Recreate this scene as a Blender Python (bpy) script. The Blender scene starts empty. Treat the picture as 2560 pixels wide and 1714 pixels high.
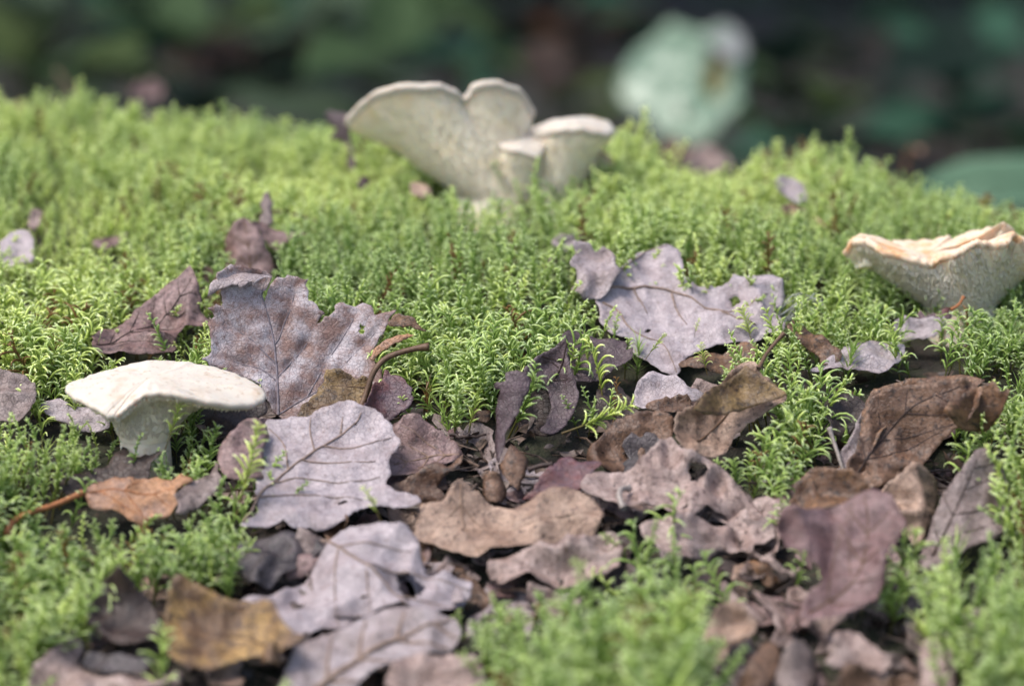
import bpy, math, random
import numpy as np
from mathutils import Vector, Matrix
from mathutils.geometry import delaunay_2d_cdt

random.seed(7); RNG = np.random.default_rng(7)
S = bpy.context.scene
COL = S.collection

# ------------------------------------------------------------------ camera, world, sun, exposure
PITCH = math.radians(13.0); FOCUS = 0.75
CAM = np.array([0.0, -FOCUS*math.cos(PITCH), FOCUS*math.sin(PITCH)])
FWD = np.array([0, math.cos(PITCH), -math.sin(PITCH)]); UP = np.array([0, math.sin(PITCH), math.cos(PITCH)])
cd = bpy.data.cameras.new('camera'); co = bpy.data.objects.new('camera', cd); COL.objects.link(co)
co.location = CAM; co.rotation_euler = (math.pi/2-PITCH, 0, 0)
cd.lens = 104; cd.sensor_width = 36; cd.clip_start = 0.01; cd.clip_end = 200
cd.dof.use_dof = True; cd.dof.focus_distance = 0.742; cd.dof.aperture_fstop = 7.4; cd.dof.aperture_blades = 0
S.camera = co
FPX = 2560*104/36.0

w = bpy.data.worlds.new("World"); S.world = w; w.use_nodes = True
nt = w.node_tree; bg = nt.nodes['Background']
sky = nt.nodes.new('ShaderNodeTexSky'); sky.sky_type = 'NISHITA'; sky.sun_disc = False
SUN_EL, SUN_AZ = math.radians(60), math.radians(-118)      # azimuth measured from +Y towards +X
sky.sun_elevation = SUN_EL; sky.sun_rotation = SUN_AZ
sky.air_density = 1.0; sky.dust_density = 3.0; sky.ozone_density = 1.0
nt.links.new(sky.outputs[0], bg.inputs[0]); bg.inputs[1].default_value = 0.10
sd = bpy.data.lights.new('sun', 'SUN'); sd.energy = 1.45; sd.angle = math.radians(18); sd.color = (1, .97, .93)
so = bpy.data.objects.new('sun', sd); COL.objects.link(so)
dirv = Vector((math.sin(SUN_AZ)*math.cos(SUN_EL), math.cos(SUN_AZ)*math.cos(SUN_EL), math.sin(SUN_EL)))
so.rotation_euler = dirv.to_track_quat('Z', 'Y').to_euler()
S.view_settings.view_transform = 'Standard'; S.view_settings.look = 'None'
S.view_settings.exposure = 1.26; S.view_settings.gamma = 1.0
S.render.engine = 'CYCLES'
S.cycles.use_denoising = True; S.cycles.max_bounces = 6; S.cycles.diffuse_bounces = 3
S.cycles.transmission_bounces = 3; S.cycles.transparent_max_bounces = 4

# ------------------------------------------------------------------ helpers
def tag(o, label=None, cat=None, group=None, kind=None):
    if label: o['label'] = label
    if cat: o['category'] = cat
    if group: o['group'] = group
    if kind: o['kind'] = kind
    return o
def empty(name, loc):
    o = bpy.data.objects.new(name, None); o.empty_display_size = .005; COL.objects.link(o); o.location = loc; return o
def mesh(name, verts, faces, mat=None, parent=None, smooth=True, uv=None, attrs=None):
    """verts in world space; a child is stored relative to its parent's place"""
    me = bpy.data.meshes.new(name)
    v = np.asarray(verts, float)
    if parent is not None: v = v - np.array(parent.location)
    me.from_pydata(v.tolist(), [], [list(map(int, f)) for f in faces])
    if smooth: me.polygons.foreach_set('use_smooth', [True]*len(me.polygons))
    if uv is not None:
        l = me.uv_layers.new(name='UVMap'); idx = np.empty(len(me.loops), int); me.loops.foreach_get('vertex_index', idx)
        l.data.foreach_set('uv', np.asarray(uv)[idx].ravel())
    for k, a in (attrs or {}).items():
        at = me.attributes.new(k, 'FLOAT', 'POINT'); at.data.foreach_set('value', np.asarray(a, float))
    for m in (mat if isinstance(mat, (list, tuple)) else [mat]):
        if m: me.materials.append(m)
    me.update()
    o = bpy.data.objects.new(name, me); COL.objects.link(o)
    if parent is not None: o.parent = parent
    return o

def _hash(ix, iy, s):
    h = (ix*374761393 + iy*668265263 + s*2147483647) & 0xffffffff
    h = ((h ^ (h >> 13))*1274126177) & 0xffffffff
    return ((h ^ (h >> 16)) & 0xffff)/32767.5 - 1
def vn(x, y, s=0):
    x = np.asarray(x, float); y = np.asarray(y, float)
    ix = np.floor(x).astype(np.int64); iy = np.floor(y).astype(np.int64)
    fx = x-ix; fy = y-iy; u = fx*fx*(3-2*fx); v = fy*fy*(3-2*fy)
    a = _hash(ix, iy, s); b = _hash(ix+1, iy, s); c = _hash(ix, iy+1, s); d = _hash(ix+1, iy+1, s)
    return (a*(1-u)+b*u)*(1-v) + (c*(1-u)+d*u)*v
def fbm(x, y, s=0, n=3):
    t = 0; a = 1.0
    for k in range(n): t = t + a*vn(x*2**k+17*k, y*2**k-11*k, s+k); a *= .5
    return t

CROP = {'A': (0, 600, .5465), 'B': (1280, 500, .5465), 'C': (0, 1000, .5465), 'D': (1280, 1000, .5465), 'E': (700, 100, .427),
        'F': (2000, 500, .2391), 'G': (400, 640, .29915), 'H': (1150, 800, .36294), 'I': (0, 380, .34159), 'J': (1350, 540, .29915),
        'X': (0, 0, 1.0931)}
def px(crop, pts):
    ox, oy, k = CROP[crop]; p = np.atleast_2d(np.asarray(pts, float)); return p*k + (ox, oy)
def ray(p):        # photo pixels -> directions with depth 1 along the optical axis
    p = np.atleast_2d(p); a = (p[:, 0]-1280)/FPX; b = (857-p[:, 1])/FPX
    return FWD + a[:, None]*np.array([1, 0, 0]) + b[:, None]*UP
def project(P):
    q = np.atleast_2d(P)-CAM; d = q@FWD
    return np.stack([1280+FPX*q[:, 0]/d, 857-FPX*(q@UP)/d], 1), d
def at(p, d): return CAM + ray(p)[0]*d

# ------------------------------------------------------------------ terrain
FLOOR = -0.30
_tab = [(1568, .640), (1372, .665), (1190, .690), (1006, .715), (823, .745), (640, .790), (412, .870), (200, .950)]
_Y = []; _Z = []
for yd, d in _tab:
    p = at((1280, yd*1.0931), d); _Y.append(p[1]); _Z.append(p[2])
_gy = np.linspace(-.8, .8, 801)
_gz = np.interp(_gy, [-.8]+_Y+[.8], [_Z[0]-.36*(_Y[0]+.8)]+_Z+[_Z[-1]+.02])
_k = np.exp(-.5*(np.arange(-20, 21)/7.0)**2); _k /= _k.sum()
_gz = np.convolve(np.pad(_gz, 20, mode='edge'), _k, 'valid')
_rx = np.array([-100, 0, 300, 600, 740, 850, 1400, 1500, 1700, 1800, 1950, 2100, 2200, 2342, 2500])
_ry = np.array([252, 252, 255, 258, 290, 322, 340, 372, 358, 350, 398, 425, 460, 485, 500])
BUMPS = [(.021, -.146, .0125, .017), (.104, -.128, .022, .006), (.066, -.128, .010, .004)]
def canopy(x, y):
    x = np.asarray(x, float); y = np.asarray(y, float)
    z = np.interp(y, _gy, _gz)
    yc = .205-(np.interp(x/.95*6766+1171, _rx, _ry)-205)*.00040
    f = np.maximum(0, y-(yc-.02)); z = z - np.where(f < .07, 7*f*f, .0343+.98*(f-.07))
    z = z + .0030*fbm(x*28, y*28, 3, 2) + .008*vn(x*9, y*9, 5)*np.clip((np.abs(x)-.12)*6, .15, 1)
    for bx, by, s, h in BUMPS: z = z + h*np.exp(-((x-bx)**2+(y-by)**2)/(2*s*s))
    side = np.maximum(0, np.abs(x)-.45); z = z - 1.2*side*side/(side+.2)
    return np.maximum(z, FLOOR-.03)
GAP = .0115
def ground(x, y): return canopy(x, y)-GAP
def hit(p, h=0.0):
    ds = np.arange(.50, 1.15, .0005); P = CAM + ds[:, None]*ray(p)
    below = P[:, 2] < ground(P[:, 0], P[:, 1])+h
    i = np.argmax(below) if below.any() else len(ds)-1
    return P[i], ds[i]

# ------------------------------------------------------------------ materials
def N(nt, t, **kw):
    n = nt.nodes.new(t)
    for k, v in kw.items():
        if k in n.inputs.keys() if isinstance(k, str) else False: n.inputs[k].default_value = v
        else: setattr(n, k, v)
    return n
def newmat(name):
    m = bpy.data.materials.new(name); m.use_nodes = True; nt = m.node_tree; b = nt.nodes['Principled BSDF']; return m, nt, b
def mixc(nt, f, a, b, mode='MIX'):
    n = nt.nodes.new('ShaderNodeMix'); n.data_type = 'RGBA'; n.blend_type = mode
    for i, v in ((0, f), (6, a), (7, b)):
        if isinstance(v, (int, float)): n.inputs[i].default_value = v
        elif isinstance(v, tuple): n.inputs[i].default_value = (*v, 1) if len(v) == 3 else v
        else: nt.links.new(v, n.inputs[i])
    return n.outputs[2]
def ramp(nt, src, lo, hi, a=0., b=1.):
    n = nt.nodes.new('ShaderNodeMapRange'); n.inputs[1].default_value = lo; n.inputs[2].default_value = hi
    n.inputs[3].default_value = a; n.inputs[4].default_value = b; n.interpolation_type = 'SMOOTHSTEP'
    nt.links.new(src, n.inputs[0]); return n.outputs[0]
def noise(nt, vec, sc, det=3, rough=.55):
    n = nt.nodes.new('ShaderNodeTexNoise'); n.inputs['Scale'].default_value = sc; n.inputs['Detail'].default_value = det
    n.inputs['Roughness'].default_value = rough; nt.links.new(vec, n.inputs['Vector']); return n.outputs['Fac']

_lm = {}
def leafmat(name, c1, c2, c3, th=.5, soft=.12, mott=.55, seed=0., rough=.42, vein=.8, trans=.12, sc=1.1, blot=.75):
    """dead leaf: ground colour c1, large patches c2, fine mottling c3; coordinates in centimetres along the blade"""
    if name in _lm: return _lm[name]
    m, nt, b = newmat(name); L = nt.links
    uv = nt.nodes.new('ShaderNodeUVMap'); uv.uv_map = 'UVMap'
    mp = nt.nodes.new('ShaderNodeMapping'); mp.inputs['Location'].default_value = (seed*3.7, seed*1.9, 0); L.new(uv.outputs[0], mp.inputs[0]); V = mp.outputs[0]
    n1 = noise(nt, V, sc, 9, .68); n2 = noise(nt, V, 6.0, 6, .7); n3 = noise(nt, V, 38, 3, .6); n4 = noise(nt, V, 2.6, 4, .6)
    f1 = ramp(nt, n1, th-soft, th+soft)
    c = mixc(nt, f1, c1, c2)
    f2 = ramp(nt, n2, .60-.16*mott, .68, 0, min(1, mott*1.45)); c = mixc(nt, f2, c, c3)
    n5 = noise(nt, V, 3.6, 5, .68); c = mixc(nt, ramp(nt, n5, .56, .66, 0, blot), c, tuple(1.3*x for x in c3))
    g = ramp(nt, n3, .3, .7, .70, 1.26); cc = nt.nodes.new('ShaderNodeCombineColor')
    for i in range(3): L.new(g, cc.inputs[i])
    c = mixc(nt, 1.0, c, cc.outputs[0], 'MULTIPLY')
    g2 = ramp(nt, n4, .25, .75, .78, 1.16); c2_ = nt.nodes.new('ShaderNodeCombineColor')
    for i in range(3): L.new(g2, c2_.inputs[i])
    c = mixc(nt, 1.0, c, c2_.outputs[0], 'MULTIPLY')
    vo = nt.nodes.new('ShaderNodeTexVoronoi'); vo.feature = 'DISTANCE_TO_EDGE'; vo.inputs['Scale'].default_value = 7.5; L.new(V, vo.inputs['Vector'])
    ve = ramp(nt, vo.outputs['Distance'], 0, .09, vein, 1.0); vc = nt.nodes.new('ShaderNodeCombineColor')
    for i in range(3): L.new(ve, vc.inputs[i])
    c = mixc(nt, 1.0, c, vc.outputs[0], 'MULTIPLY')
    L.new(c, b.inputs['Base Color']); b.inputs['Roughness'].default_value = rough; b.inputs['Specular IOR Level'].default_value = .55
    bp = nt.nodes.new('ShaderNodeBump'); bp.inputs['Strength'].default_value = .7; bp.inputs['Distance'].default_value = .0006
    ad = nt.nodes.new('ShaderNodeMath'); ad.operation = 'ADD'; L.new(n2, ad.inputs[0]); L.new(ve, ad.inputs[1])
    L.new(ad.outputs[0], bp.inputs['Height']); L.new(bp.outputs[0], b.inputs['Normal'])
    if trans > 0:
        tr = nt.nodes.new('ShaderNodeBsdfTranslucent'); L.new(c, tr.inputs[0]); mx = nt.nodes.new('ShaderNodeMixShader'); mx.inputs[0].default_value = trans
        L.new(b.outputs[0], mx.inputs[1]); L.new(tr.outputs[0], mx.inputs[2]); L.new(mx.outputs[0], nt.nodes['Material Output'].inputs[0])
    _lm[name] = m; return m
def plain(name, c, rough=.6, c2=None, sc=400, trans=0., spec=.3):
    m, nt, b = newmat(name)
    tc = nt.nodes.new('ShaderNodeTexCoord')
    n = noise(nt, tc.outputs['Object'], sc, 4); c = mixc(nt, ramp(nt, n, .35, .65), c, c2 or tuple(x*.6 for x in c))
    nt.links.new(c, b.inputs['Base Color']); b.inputs['Roughness'].default_value = rough; b.inputs['Specular IOR Level'].default_value = spec
    if trans:
        tr = nt.nodes.new('ShaderNodeBsdfTranslucent'); nt.links.new(c, tr.inputs[0]); mx = nt.nodes.new('ShaderNodeMixShader'); mx.inputs[0].default_value = trans
        nt.links.new(b.outputs[0], mx.inputs[1]); nt.links.new(tr.outputs[0], mx.inputs[2]); nt.links.new(mx.outputs[0], nt.nodes['Material Output'].inputs[0])
    return m

def LM(k, seed=0):
    P = {
     'lilac': dict(c1=(.44, .375, .39), c2=(.35, .28, .285), c3=(.17, .11, .10), th=.55, mott=.38, blot=.35),
     'lilac2': dict(c1=(.41, .345, .35), c2=(.30, .235, .23), c3=(.11, .075, .065), th=.5, mott=.5, blot=.55),
     'frost': dict(c1=(.58, .52, .55), c2=(.20, .115, .095), c3=(.17, .09, .07), th=.47, soft=.15, mott=.55, sc=1.3, blot=.3),
     'tan': dict(c1=(.44, .30, .22), c2=(.30, .19, .135), c3=(.08, .045, .032), th=.5, mott=.65),
     'tanpink': dict(c1=(.44, .33, .295), c2=(.32, .22, .19), c3=(.09, .05, .04), th=.5, mott=.65),
     'mauve': dict(c1=(.29, .19, .18), c2=(.20, .115, .10), c3=(.07, .038, .033), th=.5, mott=.7),
     'brown': dict(c1=(.23, .13, .08), c2=(.12, .064, .04), c3=(.035, .02, .015), th=.5, mott=.75),
     'rust': dict(c1=(.27, .145, .075), c2=(.14, .075, .045), c3=(.03, .02, .016), th=.48, mott=.8),
     'ochre':  dict(c1=(.25, .16, .06), c2=(.12, .068, .03), c3=(.03, .018, .012), th=.5, mott=.7),
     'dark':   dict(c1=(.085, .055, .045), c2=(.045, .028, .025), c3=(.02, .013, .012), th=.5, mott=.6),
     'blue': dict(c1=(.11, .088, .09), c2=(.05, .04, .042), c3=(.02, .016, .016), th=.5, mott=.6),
     'plum': dict(c1=(.13, .085, .095), c2=(.07, .043, .048), c3=(.04, .025, .025), th=.5, mott=.4, blot=.4),
     'red':    dict(c1=(.16, .06, .055), c2=(.12, .075, .09), c3=(.05, .02, .02), th=.5, mott=.4),
     'wine': dict(c1=(.25, .155, .15), c2=(.17, .09, .085), c3=(.06, .03, .028), th=.5, mott=.6),
     'orange': dict(c1=(.46, .23, .11), c2=(.34, .20, .14), c3=(.14, .07, .045), th=.52, mott=.55),
     'yellow': dict(c1=(.41, .25, .09), c2=(.17, .095, .05), c3=(.055, .032, .022), th=.46, soft=.09, mott=.75, sc=.9),
     'grey': dict(c1=(.29, .225, .21), c2=(.19, .135, .12), c3=(.07, .045, .038), th=.5, mott=.65),
    }[k]
    return leafmat(f'leaf_{k}_{seed}', seed=seed+.37*len(k), **P)
VEINM = {k: plain('vein_'+k, c, .55, sc=900) for k, c in dict(lilac=(.27, .19, .15), frost=(.20, .17, .19), brown=(.13, .075, .045), dark=(.05, .03, .025), pale=(.34, .29, .26), tan=(.26, .17, .12), orange=(.38, .15, .06), plum=(.07, .04, .05)).items()}
def vmat(k):
    return VEINM[{'lilac': 'lilac', 'lilac2': 'lilac', 'frost': 'frost', 'tan': 'tan', 'tanpink': 'tan', 'orange': 'orange', 'plum': 'plum', 'dark': 'dark', 'blue': 'dark'}.get(k, 'brown')]

# ------------------------------------------------------------------ geometry bits
def inpoly(p, poly):
    p = np.atleast_2d(p); x, y = p[:, 0], p[:, 1]; r = np.zeros(len(p), bool); n = len(poly)
    bb = (x >= poly[:, 0].min()) & (x <= poly[:, 0].max()) & (y >= poly[:, 1].min()) & (y <= poly[:, 1].max())
    if not bb.any(): return r
    xs, ys = x[bb], y[bb]; rr = np.zeros(len(xs), bool); j = n-1
    for i in range(n):
        xi, yi = poly[i]; xj, yj = poly[j]
        if yi != yj:
            rr ^= ((yi > ys) != (yj > ys)) & (xs < (xj-xi)*(ys-yi)/(yj-yi)+xi)
        j = i
    r[bb] = rr; return r
def bdist(p, poly):
    a = poly; b = np.roll(poly, -1, 0); d = np.full(len(p), 1e9)
    for i in range(len(a)):
        e = b[i]-a[i]; l = e@e
        if l < 1e-14: continue
        t = np.clip(((p-a[i])@e)/l, 0, 1); d = np.minimum(d, np.hypot(*(p-a[i]-t[:, None]*e).T))
    return d
def pdist(p, line):
    d = np.full(len(p), 1e9)
    for a, b in zip(line[:-1], line[1:]):
        e = b-a; l = e@e
        if l < 1e-14: continue
        t = np.clip(((p-a)@e)/l, 0, 1); d = np.minimum(d, np.hypot(*(p-a-t[:, None]*e).T))
    return d
def smoothline(P, n):
    P = np.asarray(P, float); m = len(P)
    if m < 3:
        t = np.linspace(0, 1, n)[:, None]; return P[0]*(1-t)+P[-1]*t
    Q = np.vstack([2*P[0]-P[1], P, 2*P[-1]-P[-2]]); out = []
    for s in np.linspace(0, m-1-1e-9, n):
        i = int(s); t = s-i; a, b, c, d = Q[i:i+4]
        out.append(.5*((2*b)+(-a+c)*t+(2*a-5*b+4*c-d)*t*t+(-a+3*b-3*c+d)*t**3))
    return np.array(out)
def tube(P, R, k=6, caps=True):
    P = np.asarray(P, float); n = len(P); R = np.broadcast_to(R, n); V = []; F = []
    T = np.gradient(P, axis=0); T /= np.linalg.norm(T, axis=1)[:, None]+1e-12
    ref = np.array([0, 0, 1.]) if abs(T[0][2]) < .8 else np.array([1., 0, 0])
    for i in range(n):
        a = np.cross(T[i], ref); a /= np.linalg.norm(a)+1e-12; b = np.cross(T[i], a); ref = -np.cross(T[i], a) if False else np.cross(a, T[i])
        for j in range(k):
            t = 2*math.pi*j/k; V.append(P[i]+R[i]*(a*math.cos(t)+b*math.sin(t)))
    for i in range(n-1):
        for j in range(k):
            F.append((i*k+j, i*k+(j+1) % k, (i+1)*k+(j+1) % k, (i+1)*k+j))
    if caps:
        V.append(P[-1]); c = len(V)-1
        for j in range(k): F.append(((n-1)*k+j, (n-1)*k+(j+1) % k, c))
    return V, F
def join(parts):
    V = []; F = []
    for v, f in parts:
        o = len(V); V += list(v); F += [tuple(i+o for i in q) for q in f]
    return V, F

CLEAR = []     # (pixel polygon, plane point, plane normal) kept clear of moss
FOOT = []      # (plane point, n, ex, ey, polygon uv)

class Plane:
    def __init__(s, p0, tilt, yaw, roll):
        t = math.radians(tilt); n = Vector((0, -math.sin(t), math.cos(t)))
        n.rotate(Matrix.Rotation(math.radians(roll), 3, 'Y')); n.rotate(Matrix.Rotation(math.radians(yaw), 3, 'Z'))
        s.n = np.array(n); ex = np.array([1., 0, 0]); ex -= s.n*(ex@s.n); s.ex = ex/np.linalg.norm(ex); s.ey = np.cross(s.n, s.ex); s.p0 = np.array(p0)
    def uv(s, P):
        r = ray(P); d = ((s.p0-CAM)@s.n)/(r@s.n); q = CAM+r*d[:, None]-s.p0
        return np.stack([q@s.ex, q@s.ey], 1)
    def world(s, uv, w=0):
        return s.p0 + uv[:, :1]*s.ex + uv[:, 1:2]*s.ey + np.asarray(w).reshape(-1, 1)*s.n

def make_sheet(name, parent, pl, poly_px, mats, sp=.0010, bend=(0, 0), crump=.0010, cscale=70, curl=.0, curlw=.004, fold=0, ridge=.5,
               veins=(), vr=.00032, vm=None, holes=(), teeth=.0005, tooth_p=.0035, seed=0, pucker=.0003, thick=.00012, autovein=None):
    P = pl.uv(poly_px); L = max(np.ptp(P[:, 0]), np.ptp(P[:, 1])); cen = (P.max(0)+P.min(0))/2
    # boundary: round the trace a little, then densify with ragged teeth
    out = []; n = len(P)
    for i in range(n):
        a, b = P[i], P[(i+1) % n]; p0, p3 = P[i-1], P[(i+2) % n]; l = np.linalg.norm(b-a); m = max(1, int(l/sp))
        for k in range(m):
            t = k/m; q = .5*((2*a)+(-p0+b)*t+(2*p0-5*a+4*b-p3)*t*t+(-p0+3*a-3*b+p3)*t**3)
            out.append((a*(1-t)+b*t)*.45+q*.55)
    B = np.array(out); tg = np.roll(B, -1, 0)-np.roll(B, 1, 0); tg /= np.linalg.norm(tg, axis=1)[:, None]+1e-12
    area = .5*np.sum(B[:, 0]*np.roll(B[:, 1], -1)-np.roll(B[:, 0], -1)*B[:, 1]); nr = np.stack([tg[:, 1], -tg[:, 0]], 1)*(1 if area > 0 else -1)
    s = np.cumsum(np.hypot(*(B-np.roll(B, 1, 0)).T))
    off = .00028*vn(s*900, s*0+seed, seed)
    if teeth: off += teeth*(((s/tooth_p+.4*vn(s*150, s*0, seed+5)) % 1.0)-.5)*(.6+.4*vn(s*120, s*0+9, seed))
    B = B+nr*off[:, None]
    lo, hi = B.min(0), B.max(0); nx = int((hi[0]-lo[0])/sp)+1; ny = int((hi[1]-lo[1])/(sp*.87))+1
    gx, gy = np.meshgrid(np.arange(nx), np.arange(ny)); G = np.stack([(gx+.5*(gy % 2)).ravel()*sp+lo[0], gy.ravel()*sp*.87+lo[1]], 1)
    G = G + RNG.uniform(-.2, .2, G.shape)*sp
    G = G[inpoly(G, B)]; G = G[bdist(G, B) > .45*sp] if len(G) else G
    allp = np.vstack([B, G]) if len(G) else B
    r = delaunay_2d_cdt([Vector(p) for p in allp], [], [list(range(len(B)))], 1, 1e-7)
    uv = np.array([tuple(v) for v in r[0]]); F = [tuple(f) for f in r[2]]
    hol = [pl.uv(h) for h in holes]
    if hol:
        c = np.array([uv[list(f)].mean(0) for f in F]); k = np.zeros(len(F), bool)
        for h in hol: k |= inpoly(c, h)
        F = [f for f, x in zip(F, k) if not x]
    vl = [pl.uv(v) for v in veins]
    if autovein is not None:
        mid = smoothline(vl[0], 40) if vl else None
        if mid is not None:
            Lm = np.sum(np.hypot(*np.diff(mid, axis=0).T)); stp = autovein; kk = 0; nxt = stp*.6; acc = 0
            for i in range(1, 38):
                acc += np.hypot(*(mid[i]-mid[i-1])); 
                if acc < nxt: continue
                nxt += stp*(.8+.4*random.random()); kk += 1
                tv = mid[i+1]-mid[i-1]; tv /= np.linalg.norm(tv)+1e-12
                for sgn in (-1, 1):
                    a = math.radians(48+random.uniform(-6, 6)); q = mid[i].copy(); path = [q.copy()]
                    for z in range(60):
                        d = np.array([tv[0]*math.cos(a*sgn)-tv[1]*math.sin(a*sgn), tv[0]*math.sin(a*sgn)+tv[1]*math.cos(a*sgn)])
                        q = q+d*.0012; a *= .975
                        if not inpoly(q, B)[0]: break
                        path.append(q.copy())
                    if len(path) > 4: vl.append(np.array(path[::max(1, len(path)//8)]))
    vs = [smoothline(v, max(6, int(np.sum(np.hypot(*np.diff(v, axis=0).T))/.0016))) for v in vl]
    def W(q):
        x = (q-cen)/(L*.5)
        z = bend[0]*L*x[:, 0]**2 + bend[1]*L*x[:, 1]**2
        a = fbm(q[:, 0]*cscale, q[:, 1]*cscale, seed+11, 3); wx = .25*vn(q[:, 0]*60, q[:, 1]*60, seed+81); rg = 1-2.6*np.abs(vn(q[:, 0]*cscale*1.1+5+wx, q[:, 1]*cscale*1.1+wx, seed+31))**.8+.6*(1-2*np.abs(vn(q[:, 0]*cscale*2.6+wx, q[:, 1]*cscale*2.6-wx, seed+32)))
        z = z + 1.25*crump*((1-ridge)*a+ridge*rg)*(.4+.6*np.clip(1.2*vn(q[:, 0]*40+3, q[:, 1]*40, seed+71)+.8, 0, 1.4)) + .00028*fbm(q[:, 0]*330, q[:, 1]*330, seed+91, 2) + min(1, crump/.0016)*.00055*(1-2*np.abs(vn(q[:, 0]*170+wx, q[:, 1]*170, seed+93)))
        if curl:
            db = bdist(q, B); ang = fbm(q[:, 0]*45, q[:, 1]*45, seed+51, 2); z = z + curl*np.exp(-db/curlw)*(.45+.9*ang)
        if vs and pucker:
            d = np.full(len(q), 1e9)
            for v in vs: d = np.minimum(d, pdist(q, v))
            z = z + pucker*(1-np.exp(-d/.0016))
        return z
    w = W(uv); Pw = pl.world(uv, w)
    o = mesh(name, Pw, F, mats, parent, True, uv=(uv+np.array([3.1*seed, 1.7*seed])*.01)*100)
    md = o.modifiers.new('thickness', 'SOLIDIFY'); md.thickness = thick; md.offset = -1; md.use_rim = True
    if isinstance(mats, (list, tuple)) and len(mats) > 1: md.material_offset = 1
    if vs and vm:
        parts = []
        for i, v in enumerate(vs):
            n = len(v); rr = vr*(1.0 if i == 0 else .62)*np.linspace(1, .35, n); parts.append(tube(pl.world(v, W(v)+rr*.25), rr, 5))
        V, Fv = join(parts); mesh('veins', V, Fv, vm, parent)
    CLEAR.append((np.asarray(poly_px), pl.p0, pl.n)); FOOT.append((pl, B))
    return o, W

GRP = 'fallen leaves on the mossy bank'
_leafn = [0]
def leaf(name, label, cat, crop, poly, mat, back=None, tilt=36, yaw=0, roll=0, h=.004, anchor=None, veins=(), petiole=None, extra=(), vk=None, group=GRP, pr=.0006, pm=None, **kw):
    _leafn[0] += 1; seed = kw.pop('seed', _leafn[0])
    pp = px(crop, poly)
    a = px(crop, [anchor])[0] if anchor is not None else np.array([pp[:, 0].mean(), pp[:, 1].max()])
    p0, d = hit(a, h); root = empty(name, p0); pl = Plane(p0, tilt, yaw, roll)
    tag(root, label, cat, group)
    if not kw.get('veins') and not petiole and 'bend' in kw and abs(kw['bend'][0]) < .3: kw['bend'] = (abs(kw['bend'][0]), abs(kw['bend'][1]))
    kw['crump'] = kw.get('crump', .0010)*(1.0 if mat in ('frost', 'plum') else 1.45); kw['curl'] = kw.get('curl', .0012)*1.3
    mats = [LM(mat, seed % 5), LM(back or mat, (seed+2) % 5)]
    o, W = make_sheet('blade', root, pl, pp, mats, seed=seed, veins=[px(crop, v) for v in veins], vm=vmat(vk or mat), **kw)
    for e in extra:
        e = dict(e); pn = e.pop('part'); dd = e.pop('lift', 0.0); ep = px(e.pop('crop', crop), e.pop('poly')); ek = e.pop('mat'); eb = e.pop('back', ek)
        ean = e.pop('anchor', None); et = e.pop('tilt', tilt); ey = e.pop('yaw', yaw); er = e.pop('roll', roll)
        ap = px(crop, [ean])[0] if ean is not None else np.array([ep[:, 0].mean(), ep[:, 1].max()])
        ua = pl.uv(ap[None]); q = pl.world(ua, W(ua))[0]+pl.n*dd
        make_sheet(pn, root, Plane(q, et, ey, er), ep, [LM(ek, seed % 5), LM(eb, seed % 5)], seed=seed+40, vm=None, **e)
    if petiole is not None:
        q = px(crop, [p[:2] for p in petiole]); uv = pl.uv(q); P = pl.world(uv, W(uv)*np.exp(-np.arange(len(uv))*.8)+np.array([p[2] for p in petiole])*.001)
        CLEAR.append((np.vstack([q+(-16, -16), q[::-1]+(16, 16)]), pl.p0, pl.n)); P = smoothline(P, 22); rr = np.interp(np.linspace(0, 1, 22), [0, .15, .8, 1], [pr*1.3, pr, pr, pr*1.5])
        V, F = tube(P, rr, 7); mesh('petiole', V, F, pm or vmat(vk or mat), root)
    return root

# ------------------------------------------------------------------ ground: bank and forest floor
m_bank, nt, b = newmat('bank_soil'); tc = nt.nodes.new('ShaderNodeTexCoord')
n1 = noise(nt, tc.outputs['Object'], 60, 5); n2 = noise(nt, tc.outputs['Object'], 400, 4)
c = mixc(nt, ramp(nt, n1, .4, .6), (.018, .013, .010), (.024, .026, .010)); c = mixc(nt, ramp(nt, n2, .55, .7), c, (.05, .033, .022))
nt.links.new(c, b.inputs['Base Color']); b.inputs['Roughness'].default_value = .9
bp = nt.nodes.new('ShaderNodeBump'); bp.inputs['Distance'].default_value = .002; nt.links.new(n2, bp.inputs['Height']); nt.links.new(bp.outputs[0], b.inputs['Normal'])
xs = np.concatenate([np.linspace(-.9, -.3, 40)[:-1], np.linspace(-.3, .3, 160), np.linspace(.3, .9, 40)[1:]])
ys = np.concatenate([np.linspace(-.75, -.25, 40)[:-1], np.linspace(-.25, .35, 170), np.linspace(.35, .7, 25)[1:]])
X, Y = np.meshgrid(xs, ys); Z = ground(X, Y)+.0006*vn(X*300, Y*300, 8)
nx, ny = len(xs), len(ys)
F = [(j*nx+i, j*nx+i+1, (j+1)*nx+i+1, (j+1)*nx+i) for j in range(ny-1) for i in range(nx-1)]
tag(mesh('bank_ground', np.stack([X, Y, Z], -1).reshape(-1, 3), F, m_bank), 'low rounded bank of dark soil under the moss', kind='structure')

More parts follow.
